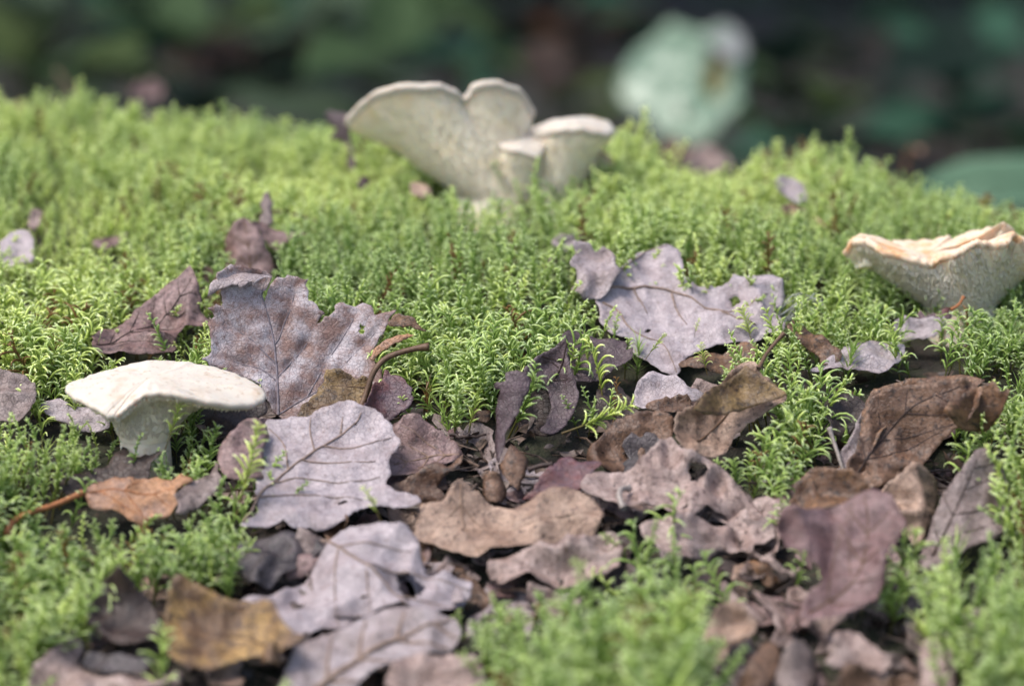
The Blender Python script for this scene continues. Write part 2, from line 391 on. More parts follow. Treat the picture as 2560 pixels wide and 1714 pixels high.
m_floor, nt, b = newmat('forest_floor_soil'); tc = nt.nodes.new('ShaderNodeTexCoord')
n1 = noise(nt, tc.outputs['Object'], 2.2, 5); n2 = noise(nt, tc.outputs['Object'], 18, 5)
c = mixc(nt, ramp(nt, n1, .42, .6), (.014, .012, .011), (.028, .022, .018)); c = mixc(nt, ramp(nt, n2, .56, .7), c, (.05, .035, .026))
nt.links.new(c, b.inputs['Base Color']); b.inputs['Roughness'].default_value = .95
xs = np.concatenate([-np.geomspace(60, 3, 14), np.linspace(-2.8, 2.8, 50), np.geomspace(3, 60, 14)])
ys = np.concatenate([-np.geomspace(60, 1.2, 14), np.linspace(-1, 6, 60), np.geomspace(6.3, 80, 14)])
X, Y = np.meshgrid(xs, ys); R = np.hypot(X, Y); Z = FLOOR+.03*fbm(X*1.7, Y*1.7, 2, 3)+.35*fbm(X*.1, Y*.1, 4, 2)*np.clip((R-4)/10, 0, 1)
nx, ny = len(xs), len(ys); F = [(j*nx+i, j*nx+i+1, (j+1)*nx+i+1, (j+1)*nx+i) for j in range(ny-1) for i in range(nx-1)]
tag(mesh('forest_floor', np.stack([X, Y, Z], -1).reshape(-1, 3), F, m_floor), 'dark forest floor beyond the bank', kind='structure')
def floorz(x, y): return float(FLOOR+.03*fbm(np.array([x*1.7]), np.array([y*1.7]), 2, 3)[0])

# ------------------------------------------------------------------ fallen leaves, back to front
leaf('fallen_leaf', 'blurred reddish leaf scrap on the far left crest of the moss', 'leaf', 'X',
     [(296, 218), (318, 196), (350, 186), (374, 200), (368, 222), (330, 228)], 'wine', tilt=55, h=.012, crump=.001)
leaf('fallen_leaf', 'dark shrivelled leaf standing at the left tip of the tall rear mushroom', 'leaf', 'E',
     [(262, 440), (300, 410), (350, 425), (400, 440), (420, 500), (405, 560), (430, 640), (440, 770), (400, 770), (385, 640), (350, 590), (290, 580), (330, 520), (285, 490)], 'plum', 'dark', tilt=70, h=.010, crump=.0015, bend=(.15, 0))
leaf('fallen_leaf', 'small dark leaf scrap in moss below the left side of the rear mushroom', 'leaf', 'E',
     [(450, 880), (480, 800), (520, 800), (530, 835), (480, 890)], 'plum', tilt=55, h=.011)
leaf('fallen_leaf', 'tiny tan leaf scrap at the left foot of the rear mushroom', 'leaf', 'E',
     [(760, 870), (800, 850), (880, 890), (890, 930), (840, 950), (770, 920)], 'tan', tilt=50, h=.011)
leaf('fallen_leaf', 'blurred rust leaf on the crest in front of the big green leaf', 'leaf', 'X',
     [(1490, 365), (1510, 335), (1545, 308), (1562, 330), (1580, 345), (1560, 372), (1520, 380)], 'rust', 'dark', tilt=55, h=.012, bend=(.2, 0))
leaf('fallen_leaf', 'blurred lilac leaf half sunk in moss on the crest right of the rear mushroom', 'leaf', 'X',
     [(1562, 385), (1580, 352), (1610, 335), (1650, 350), (1676, 375), (1640, 392), (1600, 388)], 'tanpink', tilt=45, h=.011)
leaf('fallen_leaf', 'small pale pink leaf tip in moss on the right slope', 'leaf', 'X',
     [(1770, 425), (1790, 408), (1820, 415), (1846, 450), (1830, 470), (1795, 450)], 'lilac', tilt=50, h=.010)
leaf('fallen_leaf', 'thin brown leaf scrap just below the pale pink tip on the right slope', 'leaf', 'X',
     [(1780, 478), (1810, 468), (1845, 485), (1815, 495)], 'rust', tilt=45, h=.011)
leaf('fallen_leaf', 'tiny orange leaf scrap in moss above and left of the right mushroom', 'leaf', 'F',
     [(150, 200), (190, 205), (240, 240), (300, 300), (260, 300), (190, 250)], 'orange', tilt=45, h=.011)
leaf('fallen_leaf', 'pale grey leaf buried in moss near the left edge behind the left mushroom', 'leaf', 'I',
     [(0, 700), (60, 640), (140, 600), (220, 620), (260, 700), (250, 840), (160, 880), (60, 890), (0, 860)], 'lilac', tilt=38, h=.009)
leaf('fallen_leaf', 'pinkish leaf edge showing through moss on the upper left slope', 'leaf', 'I',
     [(660, 690), (710, 640), (780, 605), (870, 600), (945, 600), (900, 660), (850, 690), (760, 715)], 'mauve', tilt=40, h=.010)
leaf('fallen_leaf', 'thin pinkish leaf scrap upright at the upper left edge', 'leaf', 'I',
     [(215, 560), (230, 440), (280, 420), (310, 450), (290, 560), (250, 600)], 'tanpink', tilt=60, h=.009)
leaf('curled_leaf', 'folded grey brown leaf with side wings standing behind the frosted maple leaf', 'leaf', 'I',
     [(1615, 880), (1620, 740), (1650, 620), (1710, 550), (1790, 515), (1870, 570), (1930, 660), (1990, 780), (2045, 920), (2020, 990), (1920, 960), (1750, 900)], 'mauve', 'brown', tilt=52, h=.006, bend=(-.35, 0), crump=.0012,
     veins=[[(1830, 930), (1830, 760), (1790, 520)]], vk='brown', autovein=.006,
     extra=[dict(part='side_lobe', poly=[(1830, 530), (1950, 545), (2100, 600), (2250, 640), (2160, 660), (2080, 690), (2070, 760), (1970, 700), (1890, 600)], mat='mauve', back='brown', lift=-.002, bend=(.2, 0)),
            dict(part='stalk_lobe', poly=[(1900, 390), (1930, 310), (1965, 300), (2000, 380), (1980, 440), (2000, 520), (1950, 550), (1890, 510), (1930, 440)], mat='grey', lift=-.004, bend=(-.3, 0))])
leaf('fallen_leaf', 'dark holed and blackened leaf leaning behind the left edge of the frosted maple leaf', 'leaf', 'I',
     [(1360, 850), (1420, 825), (1500, 820), (1570, 850), (1640, 900), (1650, 1000), (1640, 1130), (1540, 1190), (1480, 1080), (1440, 980), (1410, 890)], 'brown', 'dark', tilt=58, h=.006, crump=.002, curl=.003, holes=[px('I', [(1500, 1000), (1530, 980), (1560, 1010), (1530, 1050)])])
leaf('fallen_leaf', 'mottled mauve brown leaf lying in moss behind the left mushroom cap', 'leaf', 'I',
     [(690, 1490), (690, 1400), (720, 1350), (780, 1310), (900, 1255), (960, 1190), (1030, 1130), (1090, 1080), (1180, 1020), (1280, 970), (1400, 905), (1440, 990), (1480, 1080), (1470, 1150), (1540, 1230), (1480, 1270), (1360, 1290), (1300, 1370), (1290, 1480), (1150, 1540), (960, 1560), (860, 1570), (760, 1566), (700, 1530)], 'mauve', 'brown', tilt=40, h=.006, crump=.0018, bend=(0, -.12), curl=.002,
     veins=[[(720, 1480), (950, 1350), (1200, 1200), (1420, 980)]], vk='dark', autovein=.006)
leaf('maple_leaf', 'large upright frosted maple leaf with purple brown patches and one lobe folded over', 'leaf', 'G',
     [(990, 1350), (955, 1325), (895, 1200), (880, 1150), (800, 1070), (600, 1000), (355, 905), (420, 850), (440, 820), (428, 760), (425, 690), (412, 540), (442, 560), (450, 500), (400, 468), (450, 465), (540, 430), (515, 330), (510, 265), (480, 235), (520, 170), (600, 125), (700, 125), (880, 158), (937, 190), (905, 280), (850, 345), (868, 412), (885, 395), (900, 310), (985, 200), (1050, 210), (1070, 178), (1150, 190), (1170, 215), (1243, 205), (1218, 260), (1245, 300), (1240, 390), (1300, 400), (1340, 460), (1380, 500), (1330, 555), (1300, 590), (1340, 560), (1470, 470), (1448, 430), (1500, 403), (1560, 415), (1600, 430), (1720, 400), (1760, 440), (1787, 470), (1780, 520), (1850, 505), (1967, 495), (1910, 570), (1870, 650), (1820, 730), (1760, 850), (1830, 960), (1860, 1020), (1850, 1080), (1790, 1200), (1500, 1330), (1250, 1400), (1060, 1395)],
     'frost', 'lilac2', tilt=64, yaw=4, h=.002, anchor=(1000, 1345), sp=.0008, crump=.0005, cscale=60, curl=.0016, bend=(.10, .04), pucker=.0009, vr=.00042, teeth=.0008, tooth_p=.003, thick=.00022,
     holes=[px('G', [(1668, 590), (1706, 600), (1700, 680), (1660, 650)])],
     veins=[[(990, 1340), (985, 1150), (975, 950), (955, 750), (930, 620), (880, 430), (852, 350), (870, 260), (900, 200)],
            [(960, 900), (880, 820), (780, 720), (650, 640), (560, 600)], [(975, 1050), (850, 960), (700, 920), (480, 850)],
            [(985, 1020), (1060, 930), (1180, 800), (1250, 690), (1290, 600)], [(960, 740), (1000, 680), (1040, 560), (1100, 430), (1130, 260)],
            [(1000, 1330), (1200, 1200), (1400, 1080), (1500, 960), (1650, 800), (1780, 680), (1870, 560)], [(1230, 1180), (1400, 880), (1560, 640), (1650, 470)]],
     extra=[dict(part='folded_lobe', poly=[(398, 300), (425, 230), (475, 195), (530, 168), (570, 92), (620, 105), (680, 125), (800, 142), (890, 155), (938, 192), (905, 172), (855, 188), (830, 220), (770, 252), (765, 222), (700, 245), (670, 270), (655, 235), (560, 258), (500, 275), (430, 295)], mat='lilac2', back='frost', lift=.0030, tilt=42, sp=.0007, bend=(0, -.5), crump=.0008, curl=.0008),
            dict(part='torn_tip', label=None, poly=[(1905, 572), (1962, 490), (2000, 480), (2040, 500), (2130, 520), (2150, 570), (2232, 640), (2180, 634), (2090, 590), (2000, 590)], mat='rust', lift=.001, sp=.0007, curl=.001) if False else
            dict(part='torn_tip', poly=[(1905, 572), (1962, 490), (2000, 480), (2040, 500), (2130, 520), (2150, 570), (2232, 640), (2180, 634), (2090, 590), (2000, 590)], mat='rust', lift=.001, sp=.0007, curl=.001),
            dict(part='torn_tip', poly=[(1756, 862), (1800, 770), (1880, 705), (1990, 665), (2135, 648), (2100, 678), (1990, 722), (1900, 765), (1840, 810), (1785, 880)], mat='orange', back='rust', lift=.0015, sp=.0007, curl=.0012)])
leaf('curled_leaf', 'ochre brown cupped leaf with long curved stalk at the foot of the frosted maple leaf', 'leaf', 'G',
     [(1150, 1410), (1180, 1290), (1250, 1230), (1330, 1110), (1370, 1050), (1400, 975), (1460, 962), (1540, 975), (1640, 1022), (1720, 1005), (1778, 1040), (1745, 1120), (1715, 1220), (1680, 1320), (1560, 1320), (1400, 1420), (1240, 1440)], 'ochre', 'brown', tilt=50, yaw=-8, h=.006, sp=.0008, bend=(0, .10), crump=.0013, curl=.0018,
     veins=[[(1690, 1250), (1500, 1240), (1350, 1270), (1200, 1290)], [(1740, 1080), (1560, 1080), (1380, 1080)]], vk='brown',
     petiole=[(1672, 1310, 0), (1720, 1190, 1.5), (1770, 1065, 2.5), (1830, 970, 3), (1920, 890, 3), (2060, 840, 3), (2180, 812, 3), (2262, 803, 3)], pr=.00075,
     extra=[dict(part='folded_side', poly=[(1660, 1330), (1720, 1190), (1785, 1070), (1850, 1060), (1870, 958), (1950, 1020), (2012, 1070), (2052, 1150), (2052, 1290), (1960, 1350), (1880, 1395), (1780, 1360)], mat='red', back='tanpink', lift=-.001, tilt=58, yaw=24, bend=(.35, 0), curl=.002, sp=.0008)])
leaf('maple_leaf', 'large lilac grey maple leaf with brown raised veins lying on moss right of centre', 'leaf', 'J',
     [(440, 700), (560, 605), (700, 458), (820, 355), (960, 296), (1090, 288), (1150, 330), (1190, 430), (1200, 510), (1260, 560), (1310, 612), (1420, 600), (1460, 632), (1570, 597), (1610, 538), (1680, 568), (1800, 540), (1900, 550), (2000, 600), (2052, 690), (2010, 770), (1950, 800), (2050, 900), (2020, 1000), (1900, 1015), (1780, 1060), (1660, 1065), (1560, 1090), (1380, 1110), (1220, 1180), (1170, 1320), (1140, 1355), (1060, 1335), (1020, 1310), (900, 1240), (740, 1150), (730, 1060), (600, 1020), (510, 950), (485, 820)],
     'lilac', 'brown', tilt=31, h=.006, anchor=(1000, 1180), sp=.0009, crump=.0012, cscale=55, curl=.0007, bend=(-.05, -.04), pucker=-.0005, vr=.00050, vk='lilac', teeth=.0006, tooth_p=.006,
     holes=[px('J', [(870, 972), (905, 940), (860, 925), (928, 940), (890, 975)]), px('J', [(1590, 690), (1640, 670), (1680, 720), (1600, 750)]), px('J', [(1430, 710), (1450, 705), (1450, 725)])],
     veins=[[(470, 700), (600, 650), (780, 612), (950, 605), (1100, 630), (1250, 700), (1370, 790), (1550, 850), (1800, 950)], [(480, 700), (600, 590), (760, 432), (900, 322), (1060, 296)],
            [(520, 770), (640, 810), (720, 920), (800, 990), (900, 1030), (1010, 1060), (1090, 1170), (1140, 1340)], [(1100, 640), (1140, 770), (1230, 910)], [(1370, 795), (1560, 832), (1720, 800), (1900, 690)], [(780, 612), (830, 700), (900, 800)]],
     extra=[dict(part='crumpled_lobe', poly=[(500, 690), (360, 705), (300, 640), (255, 590), (312, 520), (290, 430), (240, 400), (300, 300), (268, 212), (350, 195), (420, 220), (462, 262), (530, 228), (600, 272), (640, 320), (632, 400), (692, 470), (640, 530), (560, 640)], mat='lilac2', back='brown', lift=.001, tilt=48, crump=.0030, cscale=95, curl=.003, sp=.0008)])
leaf('fallen_leaf', 'pale curled leaf scrap in moss behind the crumpled lobe of the lilac maple leaf', 'leaf', 'J',
     [(90, 250), (160, 180), (260, 200), (300, 160), (360, 190), (350, 270), (290, 310), (180, 310)], 'lilac2', 'brown', tilt=55, h=.007, curl=.003)
leaf('fallen_leaf', 'dark wine leaf edge upright in moss by the left corner of the lilac maple leaf', 'leaf', 'J',
     [(30, 460), (50, 360), (110, 335), (150, 370), (120, 450)], 'red', 'dark', tilt=60, h=.008)
leaf('fallen_leaf', 'toothed red brown leaf in moss at the front right edge of the lilac maple leaf', 'leaf', 'J',
     [(1165, 1250), (1180, 1190), (1300, 1170), (1420, 1130), (1590, 1100), (1680, 1060), (1760, 1070), (1815, 1110), (1810, 1200), (1700, 1270), (1500, 1290), (1300, 1260), (1240, 1240)], 'rust', 'red', tilt=42, h=.005, bend=(0, -.1), teeth=.001)
leaf('fallen_leaf', 'dark purple toothed leaf scrap between the rolled leaf and the lilac maple leaf', 'leaf', 'H',
     [(700, 150), (760, 85), (860, 90), (950, 130), (1060, 130), (1170, 155), (1140, 210), (1190, 200), (1180, 280), (1080, 340), (960, 420), (800, 440), (740, 330)], 'plum', 'red', tilt=45, h=.006, crump=.0016, teeth=.0008)
leaf('fallen_leaf', 'pale lilac leaf piece behind the small curled leaf at centre right', 'leaf', 'H',
     [(1180, 560), (1240, 420), (1330, 380), (1480, 420), (1560, 480), (1690, 510), (1650, 580), (1480, 620), (1260, 610)], 'lilac', tilt=40, h=.005, crump=.0012)
leaf('fallen_leaf', 'brown holed leaf with a bright orange tip in moss below the right mushroom', 'leaf', 'B',
     [(1255, 610), (1270, 570), (1315, 542), (1370, 590), (1445, 650), (1500, 690), (1505, 735), (1420, 755), (1400, 700), (1320, 670)], 'rust', 'brown', tilt=45, h=.007, crump=.0016)
leaf('fallen_leaf', 'pale grey leaf with dark red rim sunk in moss left of the right mushroom', 'leaf', 'B',
     [(1500, 710), (1535, 660), (1600, 645), (1700, 650), (1790, 660), (1795, 720), (1710, 795), (1600, 790), (1350, 800), (1440, 750)], 'lilac', 'red', tilt=40, h=.006)
leaf('fallen_leaf', 'pale leaf with red brown upper edge and thin stalk touching the right mushroom foot', 'leaf', 'F',
     [(970, 1350), (990, 1270), (1080, 1240), (1250, 1260), (1420, 1255), (1500, 1250), (1520, 1340), (1400, 1450), (1150, 1480), (1060, 1500), (1000, 1420)], 'lilac', 'red', tilt=55, h=.005,
     petiole=[(1560, 1195, 1), (1640, 1140, 2), (1680, 1080, 2), (1695, 1045, 2)], pr=.0004, pm=vmat('orange'),
     extra=[dict(part='torn_edge', poly=[(1200, 1270), (1220, 1210), (1250, 1150), (1310, 1220), (1390, 1190), (1440, 1200), (1520, 1130), (1580, 1130), (1540, 1180), (1595, 1220), (1560, 1280), (1400, 1280)], mat='red', lift=-.001)])
leaf('rolled_leaf', 'dark purple rolled leaf standing like a tube at the centre of the picture', 'leaf', 'H',
     [(440, 380), (500, 320), (560, 270), (650, 215), (720, 165), (738, 240), (747, 320), (790, 420), (812, 520), (805, 600), (760, 690), (700, 770), (620, 810), (560, 780), (600, 700), (630, 600), (610, 500), (585, 448), (470, 462)], 'plum', 'dark', tilt=58, h=.004, anchor=(680, 800), bend=(-.26, -.1), crump=.0007, sp=.0008,
     veins=[[(735, 200), (700, 330), (640, 420), (600, 450)], [(560, 275), (680, 300), (780, 400)], [(640, 420), (740, 420)], [(680, 340), (620, 300), (520, 330)]], vk='dark', vr=.0003, thick=.0003,
     extra=[dict(part='inner_roll', poly=[(380, 700), (400, 600), (430, 480), (590, 445), (640, 560), (660, 700), (600, 800), (450, 790)], mat='dark', lift=-.008, tilt=60, bend=(.2, 0)),
            dict(part='front_flap', poly=[(228, 470), (250, 440), (330, 420), (330, 370), (440, 350), (465, 450), (425, 550), (395, 650), (330, 740), (300, 850), (262, 980), (215, 870), (230, 760), (240, 620), (285, 480)], mat='plum', back='dark', lift=.002, tilt=66, yaw=-30, bend=(-.4, 0), crump=.0009, sp=.0008)])
leaf('fallen_leaf', 'small curled brown leaf with a ragged dark end in front of the pale lilac piece', 'leaf', 'H',
     [(1268, 598), (1330, 570), (1420, 550), (1560, 538), (1598, 560), (1590, 605), (1500, 645), (1400, 652), (1320, 632)], 'brown', 'dark', tilt=48, h=.006, bend=(0, -.6), curl=.001)
leaf('fallen_leaf', 'grey leaf at the left edge of the picture beside the left mushroom', 'leaf', 'A',
     [(-40, 640), (40, 645), (110, 655), (165, 690), (175, 740), (150, 820), (90, 855), (0, 850), (-40, 840)], 'grey', 'dark', tilt=36, h=.006, crump=.0022, bend=(0, -.15))
leaf('fallen_leaf', 'pale leaf scrap seen below the left side of the left mushroom cap', 'leaf', 'A',
     [(190, 750), (260, 735), (330, 760), (430, 780), (500, 800), (500, 860), (430, 860), (300, 830), (210, 800)], 'lilac', tilt=35, h=.005)
leaf('fallen_leaf', 'dark brown leaf in the shade under the right side of the left mushroom cap', 'leaf', 'A',
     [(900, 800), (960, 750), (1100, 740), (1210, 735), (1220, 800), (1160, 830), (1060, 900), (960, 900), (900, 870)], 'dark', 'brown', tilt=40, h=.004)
leaf('fallen_leaf', 'brown leaf tucked between the pale toothed leaf and the dark stems at centre', 'leaf', 'A',
     [(1780, 1010), (1800, 890), (1850, 858), (1920, 865), (2000, 895), (2070, 935), (2122, 980), (2080, 1020), (1990, 1055), (1930, 1090), (1830, 1115), (1780, 1110)], 'mauve', 'brown', tilt=38, h=.004, crump=.0014, bend=(0, -.2),
     veins=[[(2100, 985), (1950, 1000), (1800, 1040)]], vk='tan', autovein=.005)
leaf('curled_leaf', 'tangle of curled dark brown leaf shreds right of the pale toothed leaf', 'leaf', 'A',
     [(1780, 1130), (1870, 1085), (1940, 1060), (1990, 1030), (2045, 1055), (2120, 1005), (2095, 1060), (2050, 1090), (1990, 1115), (2070, 1160), (2010, 1200), (1900, 1190), (1830, 1170)], 'brown', 'dark', tilt=42, h=.006, crump=.003, curl=.003)
leaf('fallen_leaf', 'small oval brown leaf standing on edge below the rolled purple leaf', 'leaf', 'H',
     [(165, 1070), (200, 1045), (240, 1040), (300, 1095), (322, 1180), (292, 1245), (210, 1248), (152, 1180)], 'brown', 'red', tilt=60, h=.005, bend=(-.5, 0))
leaf('fallen_leaf', 'narrow dark leaf with a pale side standing under the rolled purple leaf', 'leaf', 'H',
     [(278, 1020), (310, 930), (352, 860), (420, 900), (470, 965), (445, 1080), (405, 1185), (330, 1120)], 'brown', 'dark', tilt=66, h=.004, bend=(-.6, 0))
leaf('fallen_leaf', 'grey black crumbling leaf between the rolled purple leaf and the tall curled brown leaf', 'leaf', 'H',
     [(870, 940), (900, 880), (960, 830), (1000, 770), (1080, 710), (1200, 690), (1290, 678), (1400, 680), (1465, 720), (1460, 830), (1400, 890), (1330, 950), (1290, 1020), (1200, 1050), (1080, 1060), (960, 1040), (900, 990)], 'brown', 'blue', tilt=44, h=.005, crump=.003, cscale=60, bend=(0, -.25), curl=.002,
     extra=[dict(part='dark_fold', poly=[(1120, 860), (1180, 780), (1280, 750), (1420, 770), (1440, 850), (1330, 930), (1260, 1030), (1130, 1030), (1060, 1000), (1160, 930)], mat='blue', lift=.002, crump=.003)])
leaf('curled_leaf', 'tall curled tan leaf with a brown inner fold leaning up to the right', 'leaf', 'H',
     [(1440, 760), (1470, 710), (1580, 640), (1680, 530), (1800, 450), (1930, 340), (2000, 348), (2032, 420), (2120, 470), (2222, 560), (2215, 605), (2100, 665), (1980, 745), (1870, 833), (1800, 970), (1730, 1006), (1620, 1010), (1550, 985), (1500, 980), (1440, 900)], 'tan', 'brown', tilt=56, h=.004, yaw=8, bend=(.18, 0), crump=.0020, cscale=60, curl=.003, curlw=.005,
     veins=[[(1600, 900), (1800, 700), (1960, 470), (2020, 390)]], vk='brown', petiole=[(2020, 400, 1), (2080, 290, 3), (2140, 210, 4), (2205, 145, 5)], pr=.0005,
     extra=[dict(part='inner_fold', poly=[(1575, 690), (1620, 610), (1690, 525), (1900, 392), (1955, 330), (2012, 382), (2062, 432), (2140, 490), (2214, 572), (2000, 612), (1850, 662), (1690, 695)], mat='ochre', back='tan', lift=.0035, bend=(.25, .1), crump=.0014, curl=.0015)])
leaf('fallen_leaf', 'dark wine red leaf lying at centre below the rolled purple leaf', 'leaf', 'H',
     [(425, 1235), (500, 1180), (570, 1085), (640, 1010), (742, 918), (790, 950), (830, 988), (930, 970), (975, 1012), (930, 1060), (862, 1130), (800, 1202), (740, 1212), (640, 1190), (540, 1235)], 'red', 'rust', tilt=38, h=.007, crump=.0008, bend=(0, -.2),
     petiole=[(640, 1010, 0), (560, 1005, 0), (470, 1015, -1)], pr=.0006, pm=vmat('dark'))
leaf('fallen_leaf', 'big arched brown leaf with black mottling at the right edge of the picture', 'leaf', 'B',
     [(1530, 1240), (1580, 1150), (1600, 1060), (1625, 960), (1660, 900), (1720, 870), (1800, 860), (1900, 845), (2000, 830), (2100, 840), (2150, 900), (2100, 1000), (2020, 1050), (1960, 1110), (1900, 1180), (1880, 1230), (1800, 1270), (1700, 1320), (1620, 1340), (1560, 1300)], 'brown', 'dark', tilt=62, yaw=-10, h=.003, bend=(.05, .12), crump=.0026, cscale=70, curl=.002,  # blade darker than its rim: shade of the hollow is partly in the colour
     veins=[[(1570, 1270), (1700, 1080), (1850, 940), (2050, 860)]], vk='dark', autovein=.008,
     extra=[dict(part='curled_rim', poly=[(1532, 1238), (1575, 1150), (1598, 1060), (1605, 960), (1640, 880), (1720, 848), (1800, 836), (1900, 820), (2000, 806), (2100, 808), (2160, 830), (2120, 870), (2020, 880), (1900, 890), (1820, 930), (1750, 1000), (1690, 1080), (1630, 1180), (1580, 1240)], mat='rust', back='brown', lift=.0035, tilt=38, bend=(0, -.10), crump=.002, cscale=90, curl=.002),
            dict(part='folded_end', poly=[(1995, 985), (2040, 930), (2120, 860), (2205, 832), (2235, 880), (2295, 890), (2280, 915), (2200, 985), (2120, 1015), (2050, 1040)], mat='rust', back='brown', lift=.0025, tilt=58, yaw=-25, bend=(.15, 0), crump=.003, curl=.003)])
leaf('fallen_leaf', 'dark leaf scrap left of the big arched brown leaf', 'leaf', 'B',
     [(1418, 975), (1480, 880), (1560, 895), (1612, 930), (1610, 1000), (1540, 1080), (1470, 1100)], 'dark', 'brown', tilt=48, h=.004, crump=.002)
leaf('fallen_leaf', 'narrow pale leaf strip with a thin stalk left of the arched brown leaf', 'leaf', 'B',
     [(1440, 1262), (1500, 1225), (1505, 1150), (1560, 1060), (1605, 960), (1615, 1040), (1575, 1180), (1520, 1265)], 'lilac2', 'grey', tilt=58, h=.004, bend=(-.3, 0), petiole=[(1515, 1265, 1), (1485, 1170, 2), (1445, 1055, 3)], pr=.0005, pm=VEINM['pale'])
leaf('fallen_leaf', 'dark brown torn leaf pressed against the stem of the left mushroom', 'leaf', 'A',
     [(285, 1145), (310, 1065), (400, 1030), (470, 1010), (510, 960), (550, 902), (582, 930), (600, 970), (660, 960), (775, 965), (740, 978), (690, 1005), (670, 1075), (560, 1085), (450, 1095), (400, 1160), (330, 1170)], 'dark', 'brown', tilt=48, h=.005, crump=.0018, curl=.002)
leaf('fallen_leaf', 'orange leaf with grey folded corner and long curved stalk in front of the left mushroom', 'leaf', 'A',
     [(378, 1155), (430, 1110), (520, 1088), (640, 1100), (740, 1094), (800, 1110), (832, 1070), (885, 1100), (852, 1125), (805, 1170), (812, 1215), (775, 1255), (700, 1275), (640, 1312), (560, 1265), (480, 1252), (420, 1242), (398, 1200)], 'orange', 'rust', tilt=44, h=.008, crump=.0014, bend=(0, -.2), curl=.001,
     veins=[[(385, 1170), (520, 1150), (660, 1165), (800, 1150)]], vk='orange', autovein=.006,
     petiole=[(382, 1172, 1), (320, 1205, 2), (250, 1240, 3), (130, 1300, 5), (70, 1352, 6), (48, 1405, 6)], pr=.0007,
     extra=[dict(part='folded_corner', poly=[(795, 1180), (850, 1120), (900, 1100), (960, 1070), (985, 1018), (1003, 1100), (982, 1170), (922, 1215), (845, 1265), (798, 1265), (812, 1215)], mat='grey', back='orange', lift=.001, yaw=20, bend=(.3, 0), crump=.001)])
leaf('toothed_leaf', 'large pale lilac toothed leaf with clear brown veins lying left of centre', 'leaf', 'A',
     [(1100, 1375), (1180, 1290), (1175, 1180), (1180, 1020), (1190, 920), (1228, 850), (1300, 850), (1330, 832), (1410, 845), (1440, 818), (1520, 800), (1590, 773), (1640, 800), (1720, 810), (1762, 850), (1800, 880), (1812, 920), (1838, 950), (1800, 1000), (1780, 1040), (1792, 1080), (1765, 1120), (1795, 1160), (1905, 1188), (1922, 1230), (1840, 1252), (1740, 1242), (1680, 1247), (1620, 1272), (1560, 1322), (1480, 1347), (1400, 1340), (1340, 1347), (1300, 1325), (1240, 1352), (1150, 1372)],
     'lilac', 'tanpink', tilt=33, h=.005, sp=.0009, crump=.0011, cscale=50, curl=.0012, bend=(-.06, -.05), pucker=-.0003, vr=.00042, vk='lilac', teeth=.0007, tooth_p=.0042,
     holes=[px('A', [(1540, 1213), (1570, 1204), (1592, 1212), (1565, 1222)]), px('A', [(1622, 865), (1634, 862), (1636, 875), (1626, 878)]), px('A', [(1590, 1290), (1640, 1255), (1700, 1245), (1690, 1290), (1640, 1310)])],
     veins=[[(1120, 1360), (1200, 1210), (1320, 1070), (1480, 960), (1620, 870), (1655, 825)], [(1320, 1070), (1300, 960), (1230, 890)], [(1480, 960), (1640, 960), (1790, 925)], [(1260, 1135), (1400, 1105), (1560, 1120), (1740, 1095)], [(1190, 1230), (1330, 1195), (1500, 1185), (1660, 1200)], [(1380, 1025), (1530, 1030), (1720, 1030)], [(1440, 985), (1420, 900), (1425, 845)], [(1560, 905), (1570, 840)]],
     extra=[dict(part='folded_lobe', poly=[(1003, 950), (1030, 900), (1110, 830), (1170, 808), (1222, 840), (1234, 880), (1205, 960), (1215, 1085), (1110, 1095), (1040, 1085), (1010, 1020)], mat='mauve', back='brown', lift=.002, tilt=46, yaw=18, bend=(-.2, 0), crump=.001)])
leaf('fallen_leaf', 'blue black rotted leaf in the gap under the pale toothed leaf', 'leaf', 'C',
     [(1080, 760), (1090, 660), (1200, 630), (1310, 615), (1430, 645), (1495, 690), (1430, 750), (1330, 800), (1230, 880), (1130, 870)], 'blue', 'dark', tilt=36, h=.004, crump=.003,
     extra=[dict(part='curled_edge', poly=[(1290, 720), (1360, 660), (1480, 660), (1495, 700), (1400, 770), (1310, 780)], mat='mauve', lift=.002, bend=(0, -.4))])
leaf('fallen_leaf', 'tan crinkled leaf lying across the lower centre', 'leaf', 'C',
     [(1890, 625), (1920, 540), (1930, 488), (2020, 480), (2100, 412), (2170, 430), (2260, 480), (2342, 495), (2450, 470), (2600, 450), (2680, 480), (2762, 560), (2705, 655), (2560, 692), (2400, 692), (2300, 712), (2160, 748), (2050, 702), (1960, 655)], 'tan', 'brown', tilt=36, h=.006, crump=.0018, cscale=60, curl=.002, bend=(0, -.10),
     veins=[[(2110, 420), (2120, 560), (2200, 730)], [(2700, 560), (2500, 570), (2300, 600), (2110, 640)]], vk='tan', autovein=.007)
leaf('fallen_leaf', 'long crumpled tan leaf with a ragged hole at the foot of the tall curled leaf', 'leaf', 'H',
     [(825, 1190), (870, 1090), (960, 1048), (1160, 1050), (1260, 1010), (1330, 930), (1450, 860), (1530, 960), (1560, 1000), (1690, 1010), (1760, 1028), (1870, 1110), (1960, 1180), (2040, 1260), (2142, 1370), (2080, 1402), (1950, 1375), (1830, 1335), (1700, 1315), (1640, 1375), (1500, 1385), (1350, 1315), (1200, 1365), (1100, 1362), (960, 1292), (850, 1242)], 'tanpink', 'brown', tilt=40, h=.006, crump=.0032, cscale=75, curl=.003, ridge=.7,
     holes=[px('H', [(1560, 1080), (1620, 1040), (1700, 1060), (1690, 1130), (1600, 1160)]), px('H', [(1500, 1340), (1560, 1310), (1580, 1350)])],
     petiole=[(1120, 1420, 4), (1090, 1330, 5), (1110, 1230, 4), (1160, 1190, 2)], pr=.0007, pm=VEINM['pale'])
